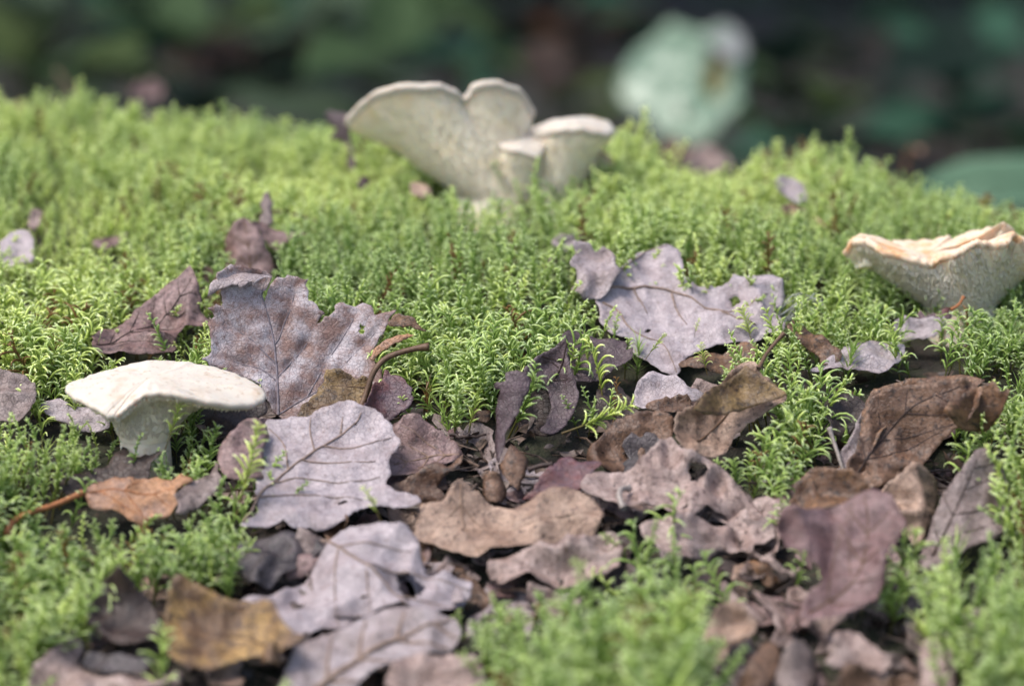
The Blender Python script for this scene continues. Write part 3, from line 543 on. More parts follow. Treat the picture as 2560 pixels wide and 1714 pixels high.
leaf('fallen_leaf', 'pinkish crinkled leaf layer below the long crumpled tan leaf', 'leaf', 'D',
     [(590, 640), (600, 590), (740, 555), (900, 550), (1050, 555), (1180, 568), (1205, 620), (1100, 680), (1200, 740), (1330, 790), (1260, 800), (1090, 700), (950, 660), (900, 710), (780, 745), (680, 725)], 'tanpink', 'mauve', tilt=38, h=.005, crump=.0025, cscale=80, curl=.002)
leaf('fallen_leaf', 'pale crinkled leaf in the lower centre behind the blurred moss clump', 'leaf', 'D',
     [(-110, 800), (-100, 745), (0, 718), (150, 700), (330, 670), (470, 640), (500, 700), (485, 790), (420, 835), (330, 845), (240, 870), (150, 860), (60, 840), (-40, 840)], 'tanpink', 'mauve', tilt=36, h=.005, crump=.0022, cscale=70, curl=.002)
leaf('fallen_leaf', 'rust brown leaf with a pale curled rim at the foot of the arched brown leaf', 'leaf', 'B',
     [(1210, 1440), (1290, 1370), (1285, 1320), (1340, 1268), (1420, 1258), (1500, 1278), (1540, 1278), (1620, 1340), (1640, 1380), (1570, 1430), (1500, 1460), (1400, 1470), (1280, 1470)], 'rust', 'tan', tilt=52, h=.004, crump=.002, curl=.003)
leaf('fallen_leaf', 'grey brown leaf folded into a peak right of the rust leaf', 'leaf', 'B',
     [(1620, 1400), (1680, 1330), (1750, 1270), (1830, 1208), (1900, 1208), (1960, 1240), (1972, 1330), (1940, 1420), (1890, 1540), (1840, 1580), (1780, 1480), (1700, 1430)], 'tan', 'grey', tilt=56, h=.004, bend=(-.4, 0), crump=.0016)
leaf('fallen_leaf', 'grey furrowed leaf standing on edge at the right edge below the arched leaf', 'leaf', 'D',
     [(1930, 530), (1990, 400), (2080, 290), (2110, 235), (2150, 220), (2195, 230), (2255, 310), (2305, 430), (2320, 530), (2210, 640), (2070, 690), (1960, 790), (1870, 720)], 'grey', 'brown', tilt=58, h=.003, bend=(-.35, 0), crump=.002, cscale=60,
     veins=[[(1930, 700), (2030, 500), (2130, 260)]], vk='dark', autovein=.006)
leaf('fallen_leaf', 'glossy wine coloured leaf with a drooping lobe in the lower right', 'leaf', 'D',
     [(1195, 650), (1230, 570), (1330, 560), (1440, 520), (1540, 488), (1640, 455), (1722, 500), (1785, 630), (1745, 700), (1695, 770), (1695, 880), (1655, 955), (1550, 1005), (1420, 1040), (1310, 1030), (1350, 910), (1410, 860), (1345, 760), (1255, 730)], 'wine', 'red', tilt=48, h=.005, crump=.0022, cscale=55, curl=.0025, bend=(-.15, -.05),
     veins=[[(1350, 1010), (1560, 850), (1620, 640), (1600, 480)]], vk='brown', autovein=.008)
leaf('fallen_leaf', 'lilac grey leaf with a large hole lying below the pale toothed leaf', 'leaf', 'C',
     [(1110, 950), (1225, 900), (1270, 868), (1330, 830), (1400, 770), (1470, 698), (1500, 668), (1560, 610), (1650, 588), (1750, 590), (1850, 600), (1912, 660), (1932, 720), (1960, 790), (2050, 770), (2160, 790), (2140, 880), (2060, 940), (1960, 975), (1840, 960), (1780, 965), (1650, 985), (1590, 1030), (1480, 1050), (1400, 1100), (1300, 1110), (1250, 1000)], 'lilac', 'lilac2', tilt=34, h=.005, crump=.0020, cscale=50, curl=.002, pucker=-.0003, vr=.0004, vk='lilac',
     holes=[px('C', [(1815, 800), (1860, 800), (1950, 835), (1920, 890), (1860, 935), (1835, 870)])],
     veins=[[(1470, 635), (1600, 740), (1720, 830), (1810, 910), (1860, 970)]], autovein=.009)
leaf('fallen_leaf', 'yellow and brown blotched leaf with a curled edge at bottom left', 'leaf', 'C',
     [(742, 1135), (760, 1050), (775, 960), (800, 870), (850, 848), (920, 890), (1000, 920), (1090, 940), (1200, 938), (1255, 960), (1295, 1040), (1335, 1100), (1400, 1130), (1330, 1175), (1240, 1195), (1150, 1195), (1060, 1225), (960, 1265), (870, 1255), (800, 1232), (770, 1175)], 'yellow', 'brown', tilt=44, h=.006, crump=.0014, cscale=50, bend=(.08, .16), curl=.002,
     veins=[[(1270, 1160), (1100, 1080), (920, 1040), (790, 900)]], vk='brown', autovein=.009,
     extra=[dict(part='rolled_rim', poly=[(1190, 1180), (1220, 1100), (1265, 1095), (1275, 1180), (1240, 1195)], mat='yellow', lift=.003, bend=(-.8, 0), crump=.0004, curl=0)])
leaf('fallen_leaf', 'pale leaf with a thick straight midrib lying along the bottom edge', 'leaf', 'C',
     [(1270, 1330), (1340, 1135), (1430, 1085), (1560, 1045), (1640, 1000), (1800, 955), (1950, 968), (2085, 1010), (2105, 1080), (2062, 1145), (1980, 1165), (1850, 1195), (1700, 1255), (1600, 1350), (1400, 1400)], 'lilac2', 'tan', tilt=38, h=.005, crump=.0016, cscale=50, curl=.0015, vr=.0009, veins=[[(1400, 1345), (1700, 1150), (1900, 1060), (2060, 1010)]], vk='lilac', autovein=.009)
leaf('fallen_leaf', 'dark brown curled leaf between the left moss and the yellow blotched leaf', 'leaf', 'C',
     [(370, 970), (480, 875), (560, 855), (640, 900), (705, 960), (745, 1060), (735, 1120), (640, 1165), (540, 1155), (460, 1085), (400, 1030)], 'dark', 'grey', tilt=42, h=.004, crump=.003, curl=.003, bend=(0, .2))
leaf('fallen_leaf', 'blurred grey leaf scraps in the bottom left corner', 'leaf', 'C',
     [(120, 1290), (250, 1145), (320, 1050), (375, 1080), (350, 1170), (420, 1215), (600, 1245), (720, 1265), (780, 1340), (400, 1400), (130, 1380)], 'tanpink', 'blue', tilt=38, h=.004, crump=.003, curl=.003)
leaf('fallen_leaf', 'blurred slate blue leaf scrap beside the grey scraps at bottom left', 'leaf', 'C',
     [(380, 1210), (420, 1150), (520, 1180), (640, 1190), (720, 1220), (660, 1270), (480, 1260)], 'blue', 'grey', tilt=42, h=.006, crump=.002)
leaf('fallen_leaf', 'blurred pinkish leaf at the bottom edge left of the moss clump', 'leaf', 'C',
     [(1770, 1340), (1795, 1240), (1900, 1195), (2040, 1185), (2175, 1218), (2225, 1330), (2100, 1400), (1900, 1400)], 'tanpink', 'grey', tilt=40, h=.005, crump=.0014, bend=(-.1, -.1))
leaf('fallen_leaf', 'blurred brown curled leaf at the bottom just right of the moss clump', 'leaf', 'D',
     [(870, 1200), (880, 1080), (930, 980), (1020, 955), (1115, 1040), (1090, 1110), (1000, 1140), (920, 1260)], 'tan', 'brown', tilt=50, h=.003, bend=(-.2, -.2), crump=.002)
leaf('fallen_leaf', 'blurred thin upright leaf in the dark gap at bottom right', 'leaf', 'D',
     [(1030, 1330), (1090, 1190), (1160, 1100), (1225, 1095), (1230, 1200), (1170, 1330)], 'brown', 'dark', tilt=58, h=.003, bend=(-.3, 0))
leaf('fallen_leaf', 'blurred folded leaf standing beside the thin upright leaf at the bottom edge', 'leaf', 'D',
     [(1200, 1300), (1255, 1130), (1330, 1105), (1395, 1180), (1400, 1290), (1340, 1350)], 'grey', 'brown', tilt=54, h=.003, bend=(-.5, 0))
leaf('fallen_leaf', 'blurred tan leaf with two torn points below the wine coloured leaf', 'leaf', 'D',
     [(1425, 1210), (1480, 1140), (1470, 1060), (1570, 1045), (1645, 1120), (1725, 1215), (1690, 1270), (1600, 1210), (1500, 1230)], 'tanpink', 'brown', tilt=50, h=.004, crump=.002, curl=.002)
leaf('fallen_leaf', 'blurred grey leaf standing at the bottom right beside the corner moss', 'leaf', 'D',
     [(1870, 1340), (1878, 1100), (1980, 1045), (2010, 1100), (2030, 1340)], 'tanpink', 'brown', tilt=55, h=.003, bend=(-.3, 0))
leaf('fallen_leaf', 'blurred small curled leaf above the corner moss at bottom right', 'leaf', 'D',
     [(2045, 1010), (2130, 965), (2220, 995), (2235, 1045), (2120, 1055), (2060, 1050)], 'grey', 'dark', tilt=52, h=.008, bend=(0, -.5))
leaf('fallen_leaf', 'blurred brown leaf bits along the bottom edge between two moss clumps', 'leaf', 'D',
     [(1480, 1340), (1520, 1240), (1600, 1240), (1700, 1270), (1830, 1250), (1860, 1340), (1700, 1390)], 'brown', 'blue', tilt=46, h=.003, crump=.003)

LITTER = px('X', [(480, 1010), (520, 960), (640, 930), (700, 960), (900, 960), (1060, 990), (1110, 950), (1320, 1020), (1400, 960), (1480, 900), (1600, 890), (1660, 900), (1640, 1060), (1660, 1120), (1740, 1190), (1800, 1100), (1890, 1040), (1880, 900), (2000, 860), (2300, 860), (2342, 900), (2250, 1000), (2130, 1040), (2342, 1030), (2342, 1120), (2250, 1170), (2080, 1250), (2040, 1330), (1850, 1290), (1830, 1400), (2000, 1420), (2180, 1440), (2160, 1800), (1560, 1800), (1600, 1400), (1640, 1250), (1560, 1200), (1430, 1170), (1400, 1290), (1330, 1385), (1080, 1470), (1050, 1800), (120, 1800), (160, 1440), (380, 1340), (560, 1380), (540, 1250), (600, 1220)])
SPOTS = [(760, 1090, 'pale lilac toothed leaf'), (980, 1040, 'brown leaf at centre'), (990, 1080, 'tangle of curled dark shreds'), (1170, 1210, 'tan crinkled leaf'), (1260, 960, 'rolled purple leaf'), (1290, 1100, 'dark wine red leaf'), (1440, 1020, 'grey black crumbling leaf'),
 (1530, 1120, 'long crumpled tan leaf'), (1650, 950, 'tall curled tan leaf'), (1540, 930, 'small curled brown leaf'), (1680, 1260, 'pinkish crinkled leaf'), (1230, 1300, 'pale crinkled leaf'), (2060, 980, 'arched brown leaf'), (1920, 1010, 'pale leaf strip'), (1880, 1130, 'rust leaf with a pale rim'), (2060, 1180, 'grey brown peaked leaf'),
 (2230, 1150, 'grey furrowed leaf'), (1920, 1280, 'glossy wine coloured leaf'), (800, 1300, 'lilac grey holed leaf'), (640, 1290, 'blue black rotted leaf'), (530, 1450, 'yellow blotched leaf'), (860, 1490, 'leaf with the thick midrib'), (290, 1420, 'dark curled leaf at lower left'), (200, 1520, 'grey scraps in the left corner'),
 (1000, 1530, 'pinkish leaf at the bottom edge'), (1590, 1430, 'curled leaf right of the moss clump'), (1790, 1480, 'tan leaf with two torn points'), (2080, 1500, 'grey leaf at the bottom right'), (1700, 1540, 'brown bits on the bottom edge'), (600, 1020, 'pale leaf near the left mushroom')]
_used = {}
def fraglabel(c, k, r0, asp):
    q = c/1.0931; i = min(range(len(SPOTS)), key=lambda j: (q[0]-SPOTS[j][0])**2+1.6*(q[1]-SPOTS[j][1])**2); dx, dy = q[0]-SPOTS[i][0], q[1]-SPOTS[i][1]
    dr = ('just right of' if dx > 0 else 'just left of') if abs(dx) > 1.3*abs(dy) else ('in front of' if dy > 0 else 'just behind'); col = {'tan': 'tan', 'tanpink': 'pinkish tan', 'lilac2': 'lilac grey', 'mauve': 'mauve', 'brown': 'brown', 'dark': 'dark brown', 'grey': 'grey brown', 'wine': 'wine red', 'rust': 'rusty'}[k]
    size = 'tiny' if r0 < 36 else 'small' if r0 < 54 else 'large' if r0 < 90 else 'half buried'; form = 'narrow' if asp < .52 else 'broad'
    l = f'{size} {form} {col} leaf fragment {dr} the {SPOTS[i][2]}'
    if len(l.split()) > 15: l = l.replace(f' {form} ', ' ')
    _used[l] = _used.get(l, 0)+1
    if _used[l] > 1: l = l.replace('leaf fragment', ('ragged', 'crumpled', 'curled', 'torn', 'frayed', 'notched')[min(_used[l]-2, 5)]+' leaf fragment')
    if r0 > 90: l = l.replace('leaf fragment', 'leaf')
    return l.replace(f' {form} ', ' ') if len(l.split()) > 15 else l
    return l if _used[l] == 1 else l.replace('leaf fragment', ('ragged', 'crumpled', 'curled')[min(_used[l]-2, 2)]+' leaf fragment')
nC, nF = len(CLEAR), len(FOOT); made = 0
for it in range(46):                         # wide half buried leaves that carry the ones on top
    while True:
        c = np.array([random.uniform(60, 2500), random.uniform(1030, 1760)])
        if inpoly([c], LITTER)[0] and (it == 0 or min(np.hypot(*(c-u)) for u in seen) > 105): break
        if random.random() < .004: break
    seen = (seen if it else [])+[c]; r0 = random.uniform(100, 175); n = 26; ph = random.uniform(0, 6.28); lob = random.choice([2, 3, 5]); asp = random.uniform(.5, .8); ro = random.uniform(-.8, .8); pp = []
    for j in range(n):
        a = 2*math.pi*j/n; r = r0*(.72+.2*math.cos(lob*a+ph)+random.uniform(-.10, .10)); x, y = r*math.cos(a), asp*r*math.sin(a); pp.append((c[0]+x*math.cos(ro)-y*math.sin(ro), c[1]+x*math.sin(ro)+y*math.cos(ro)))
    p0, d = hit(c, random.uniform(-.001, .0012)); pl = Plane(p0, random.uniform(20, 34), random.uniform(-20, 20), random.uniform(-12, 12))
    k = random.choice(['tan', 'tanpink', 'tanpink', 'lilac2', 'mauve', 'mauve', 'brown', 'grey', 'dark'])
    o, W = make_sheet('fallen_leaf', None, pl, np.array(pp), [LM(k, it % 5), LM('brown', it % 5)], sp=.0014, bend=(random.uniform(-.05, .15), random.uniform(-.05, .12)), crump=random.uniform(.0014, .0026), cscale=75, curl=.0025, seed=400+it)
    o.data.transform(Matrix.Translation(-Vector(p0))); o.location = p0
    tag(o, fraglabel(c, k, r0, asp), 'leaf', GRP)
while made < 95:                            # torn pieces of leaf that fill the gaps between the big ones
    c = np.array([random.uniform(60, 2500), random.uniform(1000, 1730)])
    if not inpoly([c], LITTER)[0]: continue
    made += 1; r0 = random.uniform(22, 78); n = random.randint(7, 11); asp = random.uniform(.35, .8); ro = random.uniform(-.7, .7); pp = []
    for j in range(n):
        a = 2*math.pi*j/n+random.uniform(-.25, .25); r = r0*random.uniform(.45, 1.15); x, y = r*math.cos(a), asp*r*math.sin(a); pp.append((c[0]+x*math.cos(ro)-y*math.sin(ro), c[1]+x*math.sin(ro)+y*math.cos(ro)))
    pp = np.array(pp); p0, d = hit(c, random.uniform(.0005, .0035)); pl = Plane(p0, random.uniform(18, 60), random.uniform(-35, 35), random.uniform(-22, 22)); root = empty('leaf_fragment', p0)
    k = random.choice(['tan', 'tanpink', 'tanpink', 'lilac2', 'mauve', 'mauve', 'brown', 'brown', 'dark', 'grey', 'wine', 'rust'])
    o, W = make_sheet('leaf_fragment', None, pl, pp, [LM(k, made % 5), LM('brown', made % 5)], sp=.0014, bend=(random.uniform(-.2, .3), random.uniform(-.1, .3)), crump=random.uniform(.001, .0025), cscale=85, curl=.0025, seed=200+made)
    bpy.data.objects.remove(root); o.data.transform(Matrix.Translation(-Vector(p0))); o.location = p0
    tag(o, fraglabel(c, k, r0, asp), 'leaf fragment', 'torn leaf fragments in the litter')
del CLEAR[nC:], FOOT[nF:]
# loose fragments packed under the leaves: nobody could count them
V = []; F = []; UVs = []; tint = []
k = 0
while k < 2300:
    p = (random.uniform(0, 2560), random.uniform(950, 1850))
    if not inpoly([p], LITTER)[0]: continue
    q, d = hit(p, .0); k += 1
    s = .0006+.0042*random.random()**2.5; M = Matrix.Rotation(random.uniform(0, 6.3), 3, 'Z') @ Matrix.Rotation(random.gauss(0, .6), 3, 'X') @ Matrix.Rotation(random.gauss(0, .4), 3, 'Y')
    c = q+np.array([0, 0, random.uniform(0, .004)]); o = len(V); n = random.randint(6, 9); cu = random.uniform(-.6, .6)
    ring = []
    for j in range(n):
        a = 2*math.pi*j/n+random.uniform(-.2, .2); r = s*random.uniform(.35, 1.2)
        ring.append((r*math.cos(a), .6*r*math.sin(a)))
    for rr in (1.0, .55):
        for x, y in ring:
            x, y = x*rr, y*rr; v = M @ Vector((x, y, cu*x*x/s+.3*cu*y*y/s)); V.append(c+np.array(v))
    V.append(c)
    for j in range(n):
        a, b2 = o+j, o+(j+1) % n; F.append((a, b2, b2+n, a+n)); F.append((a+n, b2+n, o+2*n))
    tint += [random.random()]*(2*n+1)
for i in range(330):                        # needles and fine sticks
    while True:
        p = (random.uniform(0, 2560), random.uniform(950, 1850))
        if inpoly([p], LITTER)[0]: break
    q, d = hit(p, .003); a = random.uniform(0, 6.28); l = random.uniform(.004, .011); dv = np.array([math.cos(a), math.sin(a), random.uniform(-.2, .25)])*l
    v, f = tube([q-dv, q+dv*.1+(0, 0, random.uniform(0, .0015)), q+dv], random.uniform(.00015, .00035), 5); o = len(V); V += list(v); F += [tuple(j+o for j in x) for x in f]; tint += [random.uniform(.2, .95)]*len(v)
m_lit, nt, b = newmat('leaf_crumbs'); a = nt.nodes.new('ShaderNodeAttribute'); a.attribute_name = 'tint'
cr = nt.nodes.new('ShaderNodeValToRGB'); cr.color_ramp.elements[0].color = (.02, .014, .012, 1); cr.color_ramp.elements[1].color = (.20, .15, .13, 1)
e = cr.color_ramp.elements.new(.45); e.color = (.05, .03, .022, 1); e = cr.color_ramp.elements.new(.8); e.color = (.12, .075, .05, 1)
nt.links.new(a.outputs['Fac'], cr.inputs[0]); tc = nt.nodes.new('ShaderNodeTexCoord'); nn = noise(nt, tc.outputs['Object'], 500, 4)
nt.links.new(mixc(nt, ramp(nt, nn, .4, .7), cr.outputs[0], (.03, .02, .015)), b.inputs['Base Color']); b.inputs['Roughness'].default_value = .6
tag(mesh('leaf_litter', V, F, m_lit, None, False, attrs={'tint': tint}), 'crumbled dark leaf bits packed between the larger leaves', kind='stuff')

# twigs
def twig(crop, pts, label, r, mat, h=.012):
    P = []
    for x, y, l in pts: P.append(hit(px(crop, [(x, y)])[0], h+l*.001)[0])
    root = tag(empty('twig', P[0]), label, 'twig', 'thin twigs on the bank'); P = smoothline(P, 18)
    P = P+.0004*np.stack([vn(np.arange(18)*.7, np.zeros(18)+i, 71) for i in range(3)], 1)
    V, F = tube(P, np.linspace(r, r*.6, 18), 6); mesh('stick', V, F, mat, root)
    q = P[9]; V, F = tube([q, q+(P[10]-P[8])*.8+np.array([0, 0, .0012])], [r*.7, r*.4], 5); mesh('side_spur', V, F, mat, root)
twig('I', [(1780, 510, 0), (1950, 435, 1), (2050, 438, 1), (2200, 470, 1), (2345, 512, 0)], 'thin bent brown twig in moss above the folded grey brown leaf', .0005, vmat('brown'))
twig('A', [(1830, 850, 0), (1930, 862, 0), (2025, 866, 0)], 'short dark twig behind the brown leaf at centre', .0004, vmat('dark'), .006)
twig('A', [(2060, 885, 0), (2130, 900, 0), (2230, 890, 0)], 'dark wiry twig left of the rolled purple leaf', .0005, vmat('dark'), .005)
twig('C', [(990, 830, 0), (1020, 740, 1), (1050, 650, 1)], 'pale thin twig left of the blue black rotted leaf', .0006, vmat('tan'), .006)

# a wisp of pale lichen threads, a stick on the crest and a capsule stalk
p0, d = hit(px('J', [(2150, 900)])[0], .008); root = tag(empty('lichen_wisp', p0), 'wisp of pale grey lichen threads right of the lilac maple leaf', 'lichen'); parts = []
for i in range(16):
    a = px('J', [(random.uniform(1880, 2100), random.uniform(820, 950))])[0]; c = px('J', [(random.uniform(2180, 2380), random.uniform(640, 800))])[0]
    A = at(a, d+random.uniform(-.004, .004)); Cc = at(c, d+random.uniform(-.004, .008)); parts.append(tube(smoothline([A, (A+Cc)/2+np.array([random.gauss(0, .002), 0, random.gauss(.001, .002)]), Cc], 8), .00016, 4))
V, F = join(parts); mesh('threads', V, F, plain('lichen_grey', (.42, .42, .40), .8), root)
p0, d = hit(px('X', [(182, 240)])[0], .0); root = tag(empty('twig', p0), 'short pale brown stick leaning above the far left crest', 'twig', 'thin twigs on the bank')
q = at(px('X', [(128, 160)])[0], d); P = smoothline([p0, (p0+q)/2+np.array([.0006, 0, 0]), q], 10); V, F = tube(P, np.linspace(.0009, .0006, 10), 6); mesh('stick', V, F, vmat('tan'), root)
p0, d = hit(px('X', [(2070, 400)])[0], .0); root = tag(empty('moss_capsule', p0), 'pinkish moss capsule on a thin arched stalk above the right crest', 'moss capsule')
q = at(px('X', [(2105, 345)])[0], d); P = smoothline([p0, at(px('X', [(2076, 352)])[0], d), at(px('X', [(2090, 338)])[0], d), q], 14); V, F = tube(P, .0003, 5); mesh('stalk', V, F, vmat('orange'), root)
V, F = tube(q+np.linspace(-1, 1, 9)[:, None]*np.array([.0014, 0, -.0004]), .0014*np.sqrt(np.maximum(.02, 1-np.linspace(-1, 1, 9)**2)), 8); mesh('capsule', V, F, plain('capsule_pink', (.45, .26, .20), .5), root)
# ------------------------------------------------------------------ mushrooms
def mushmat(name, c1, c2, c3, th=.6, sc=120, spk=.8):
    m, nt, b = newmat(name); tc = nt.nodes.new('ShaderNodeTexCoord'); V = tc.outputs['Object']
    n1 = noise(nt, V, sc, 5, .6); n2 = noise(nt, V, sc*5, 4, .6); n3 = noise(nt, V, sc*.5, 3)
    c = mixc(nt, ramp(nt, n1, th-.1, th+.12), c1, c2); c = mixc(nt, ramp(nt, n2, .57, .66, 0, spk), c, c3); c = mixc(nt, ramp(nt, n3, .5, .75, 0, .45), c, c2)
    nt.links.new(c, b.inputs['Base Color']); b.inputs['Roughness'].default_value = .62; b.inputs['Specular IOR Level'].default_value = .3
    b.inputs['Subsurface Weight'].default_value = .35; b.inputs['Subsurface Radius'].default_value = (1, .6, .35); b.inputs['Subsurface Scale'].default_value = .002
    bp = nt.nodes.new('ShaderNodeBump'); bp.inputs['Strength'].default_value = .35 if spk > .4 else .12; bp.inputs['Distance'].default_value = .0005
    nt.links.new(n2, bp.inputs['Height']); nt.links.new(bp.outputs[0], b.inputs['Normal']); return m
M_TOP = mushmat('mushroom_cap_skin', (.56, .50, .425), (.47, .36, .26), (.30, .18, .10), .64, spk=.45)
M_TOPO = mushmat('mushroom_cap_skin_tan', (.66, .53, .40), (.62, .36, .18), (.42, .24, .13), .55)
M_UND = mushmat('mushroom_underside', (.90, .78, .60), (.88, .71, .48), (.5, .35, .2), .60, spk=.12)
M_SPI = mushmat('mushroom_spines', (.90, .78, .60), (.86, .70, .48), (.74, .54, .36), .60, 200, .1)
M_STM = mushmat('mushroom_stem_flesh', (.88, .77, .62), (.76, .62, .44), (.42, .28, .16), .66, spk=.3)

def periodic(P, n):
    P = np.asarray(P, float); m = len(P); out = []
    for s in np.arange(n)*m/n:
        i = int(s); t = s-i; a, b, c, d = P[(i-1) % m], P[i], P[(i+1) % m], P[(i+2) % m]
        cr = .5*((2*b)+(-a+c)*t+(2*a-5*b+4*c-d)*t*t+(-a+3*b-3*c+d)*t**3); out.append(.6*cr+.4*(b*(1-t)+c*t))
    return np.array(out)
def app(x, a, y): return (x*.001, y*.001, (a-y*.225)/.974*.001)     # seen height -> true height for a point y mm behind the stem

def mushroom_cap(root, base, rim, centre, stem_c, stem_r, stem_z, t=.0022, q=1.0, dome=.001, n=144, seed=0, wob=.00025, spl=.0022, spn=2600, mt=None, mu=None, spines=True, belly=0.0):
    base = np.array(base); R = periodic(rim, n)
    ia = np.arange(n); R = R+wob*np.stack([vn(ia*.45, ia*0+i*9, seed+60)+.6*vn(ia*1.3, ia*0+i*9, seed+61) for i in range(3)], 1)*(1, 1, 1.1)
    ce = np.array(centre); sc = np.array([stem_c[0], stem_c[1], stem_z])
    ang = np.arctan2(R[:, 1]-ce[1], R[:, 0]-ce[0]); ang = np.unwrap(ang)
    a0 = np.linspace(ang[0], ang[0]+2*math.pi*np.sign(ang[-1]-ang[0]), n, endpoint=False); aa = .6*a0+.4*ang
    ST = np.stack([sc[0]+stem_r*np.cos(aa), sc[1]+stem_r*np.sin(aa), np.full(n, stem_z)], 1)
    out = R-ce; out[:, 2] = 0; out /= np.linalg.norm(out, axis=1)[:, None]+1e-9
    rings = []
    for s in np.linspace(0.02, 1, 22):            # top skin, centre to rim
        e = s; z = ce[2]+(R[:, 2]-ce[2])*(s**1.6)
        P = ce+(R-ce)*e; P[:, 2] = z+dome*(1-s*s)+wob*.9*fbm(P[:, 0]*220, P[:, 1]*220, seed+3, 2)*(s < .99)
        rings.append(P)
    rings.append(R+out*t*.30+(0, 0, -t*.22)); rings.append(R+out*t*.36+(0, 0, -t*.55)); ntop = len(rings)
    U0 = R-out*t*.1+(0, 0, -t)
    kk = np.exp(-.5*(np.arange(-26, 27)/9.0)**2); kk /= kk.sum(); U1 = np.stack([np.convolve(np.concatenate([U0[-26:, i], U0[:, i], U0[:26, i]]), kk, 'valid') for i in range(3)], 1)
    def under(s):
        w_ = min(1, s/.45); w_ = .9*w_*w_*(3-2*w_); P = U0*(1-w_)+U1*w_; P = P+(ST-P)*s; P[:, 2] = (U0*(1-w_)+U1*w_)[:, 2]*(1-s**q)+stem_z*s**q-belly*np.sin(math.pi*s); return P
    und = [under(s) for s in np.linspace(0, 1, 20)]
    allr = rings+und; V = np.vstack([r for r in allr]+[ce[None]+(0, 0, dome)]); F = []
    for j in range(len(allr)-1):
        for i in range(n): F.append((j*n+i, j*n+(i+1) % n, (j+1)*n+(i+1) % n, (j+1)*n+i))
    c = len(V)-1
    for i in range(n): F.append((c, (i+1) % n, i))
    o = mesh('cap', V+base, F, [mt or M_TOP, mu or M_UND], root)
    mi = [0]*((ntop)*n)+[1]*((len(allr)-1-ntop)*n)+[0]*n
    o.data.polygons.foreach_set('material_index', mi); o.data.update()
    if spines:
        VS = []; FS = []
        for k in range(spn):
            i = random.random()*n; s = random.random()**.8*.96; i0 = int(i); f = i-i0
            a = U0[i0 % n]*(1-f)+U0[(i0+1) % n]*f; b = ST[i0 % n]*(1-f)+ST[(i0+1) % n]*f
            w_ = min(1, s/.45); w_ = .9*w_*w_*(3-2*w_); a = a*(1-w_)+w_*(U1[i0 % n]*(1-f)+U1[(i0+1) % n]*f); p = a+(b-a)*s; p[2] = a[2]+(stem_z-a[2])*s**q-belly*math.sin(math.pi*s)
            l = spl*(.55+.5*random.random())*(1-.75*max(0, s-.35)); r = .00022
            od = p-np.array([sc[0], sc[1], p[2]]); od /= np.linalg.norm(od)+1e-9
            tg = b-a; tg = tg/(np.linalg.norm(tg)+1e-9); d = .7*tg+np.array([0, 0, -.55])+.30*od+np.random.default_rng(k).normal(0, .06, 3); d /= np.linalg.norm(d)
            e1 = np.cross(d, od); e1 /= np.linalg.norm(e1)+1e-9; e2 = np.cross(d, e1); p = p+od*.0002-d*.0003; o0 = len(VS)
            for j in range(4):
                t_ = j*math.pi/2; VS.append(p+r*(e1*math.cos(t_)+e2*math.sin(t_))); 
            for j in range(4):
                t_ = j*math.pi/2; VS.append(p+d*l*.6+.75*r*(e1*math.cos(t_)+e2*math.sin(t_)))
            VS.append(p+d*l)
            for j in range(4):
                FS.append((o0+j, o0+(j+1) % 4, o0+4+(j+1) % 4, o0+4+j)); FS.append((o0+4+j, o0+4+(j+1) % 4, o0+8))
        sp = mesh('spines', np.array(VS)+base, FS, M_SPI, None); sp['kind'] = 'stuff'
        wm = sp.location.copy(); sp.parent = o; sp.location = wm-root.location
    return o
def mushroom_stem(root, base, c, r0, r1, z0, z1, seed=0, lean=(0, 0)):
    n = 40; V = []; F = []; base = np.array(base)
    for j in range(14):
        t = j/13; z = z0+(z1-z0)*t; r = r0+(r1-r0)*t**2
        for i in range(n):
            a = 2*math.pi*i/n; k = 1+.06*vn(np.array([math.cos(a)*1.7+seed]), np.array([math.sin(a)*1.7+t*1.2]), seed)[0]+.02*vn(np.array([a*4]), np.array([t*3]), seed)[0]
            V.append(base+(c[0]+lean[0]*(1-t)+r*k*math.cos(a), c[1]+lean[1]*(1-t)+r*k*math.sin(a), z))
    for j in range(13):
        for i in range(n): F.append((j*n+i, j*n+(i+1) % n, (j+1)*n+(i+1) % n, (j+1)*n+i))
    return mesh('stem', V, F, M_STM, root)
MG = 'pale hedgehog mushrooms on the moss'

# left mushroom
p0, d0 = hit(px('A', [(665, 960)])[0], .004)
root = tag(empty('mushroom', p0), 'cream mushroom with a flat wavy cap and short white stem at left', 'mushroom', MG)
k = .5465*d0/FPX*1000
def A_(x, y, dy): return app((x-665)*k, (960-y)*k, dy)
rim = [A_(318, 665, 0), A_(352, 692, -4), A_(440, 728, -9), A_(505, 758, -12), A_(545, 782, -13), A_(575, 782, -13), A_(625, 735, -12), A_(700, 690, -11), A_(780, 684, -11), A_(900, 703, -11), A_(1040, 734, -9), A_(1160, 738, -5), A_(1213, 700, 0),
       A_(1160, 655, 6), A_(1040, 604, 11), A_(900, 566, 13), A_(800, 553, 14), A_(660, 553, 13), A_(540, 578, 11), A_(440, 604, 8), A_(362, 636, 4)]
mushroom_cap(root, p0, rim, A_(700, 625, 2), (0, 0), .0062, .0030, t=.0020, q=3.6, dome=.0002, seed=1, spl=.0013, spn=3600)
mushroom_stem(root, p0, (0, 0), .0064, .0061, -.012, .0034, 1, (.0005, 0))
CLEAR.append((px('A', [(318, 665), (560, 550), (800, 550), (1050, 600), (1215, 700), (1170, 760), (900, 790), (775, 800), (775, 950), (560, 940), (560, 770), (440, 735)]), p0, np.array([0, -1., .1])))

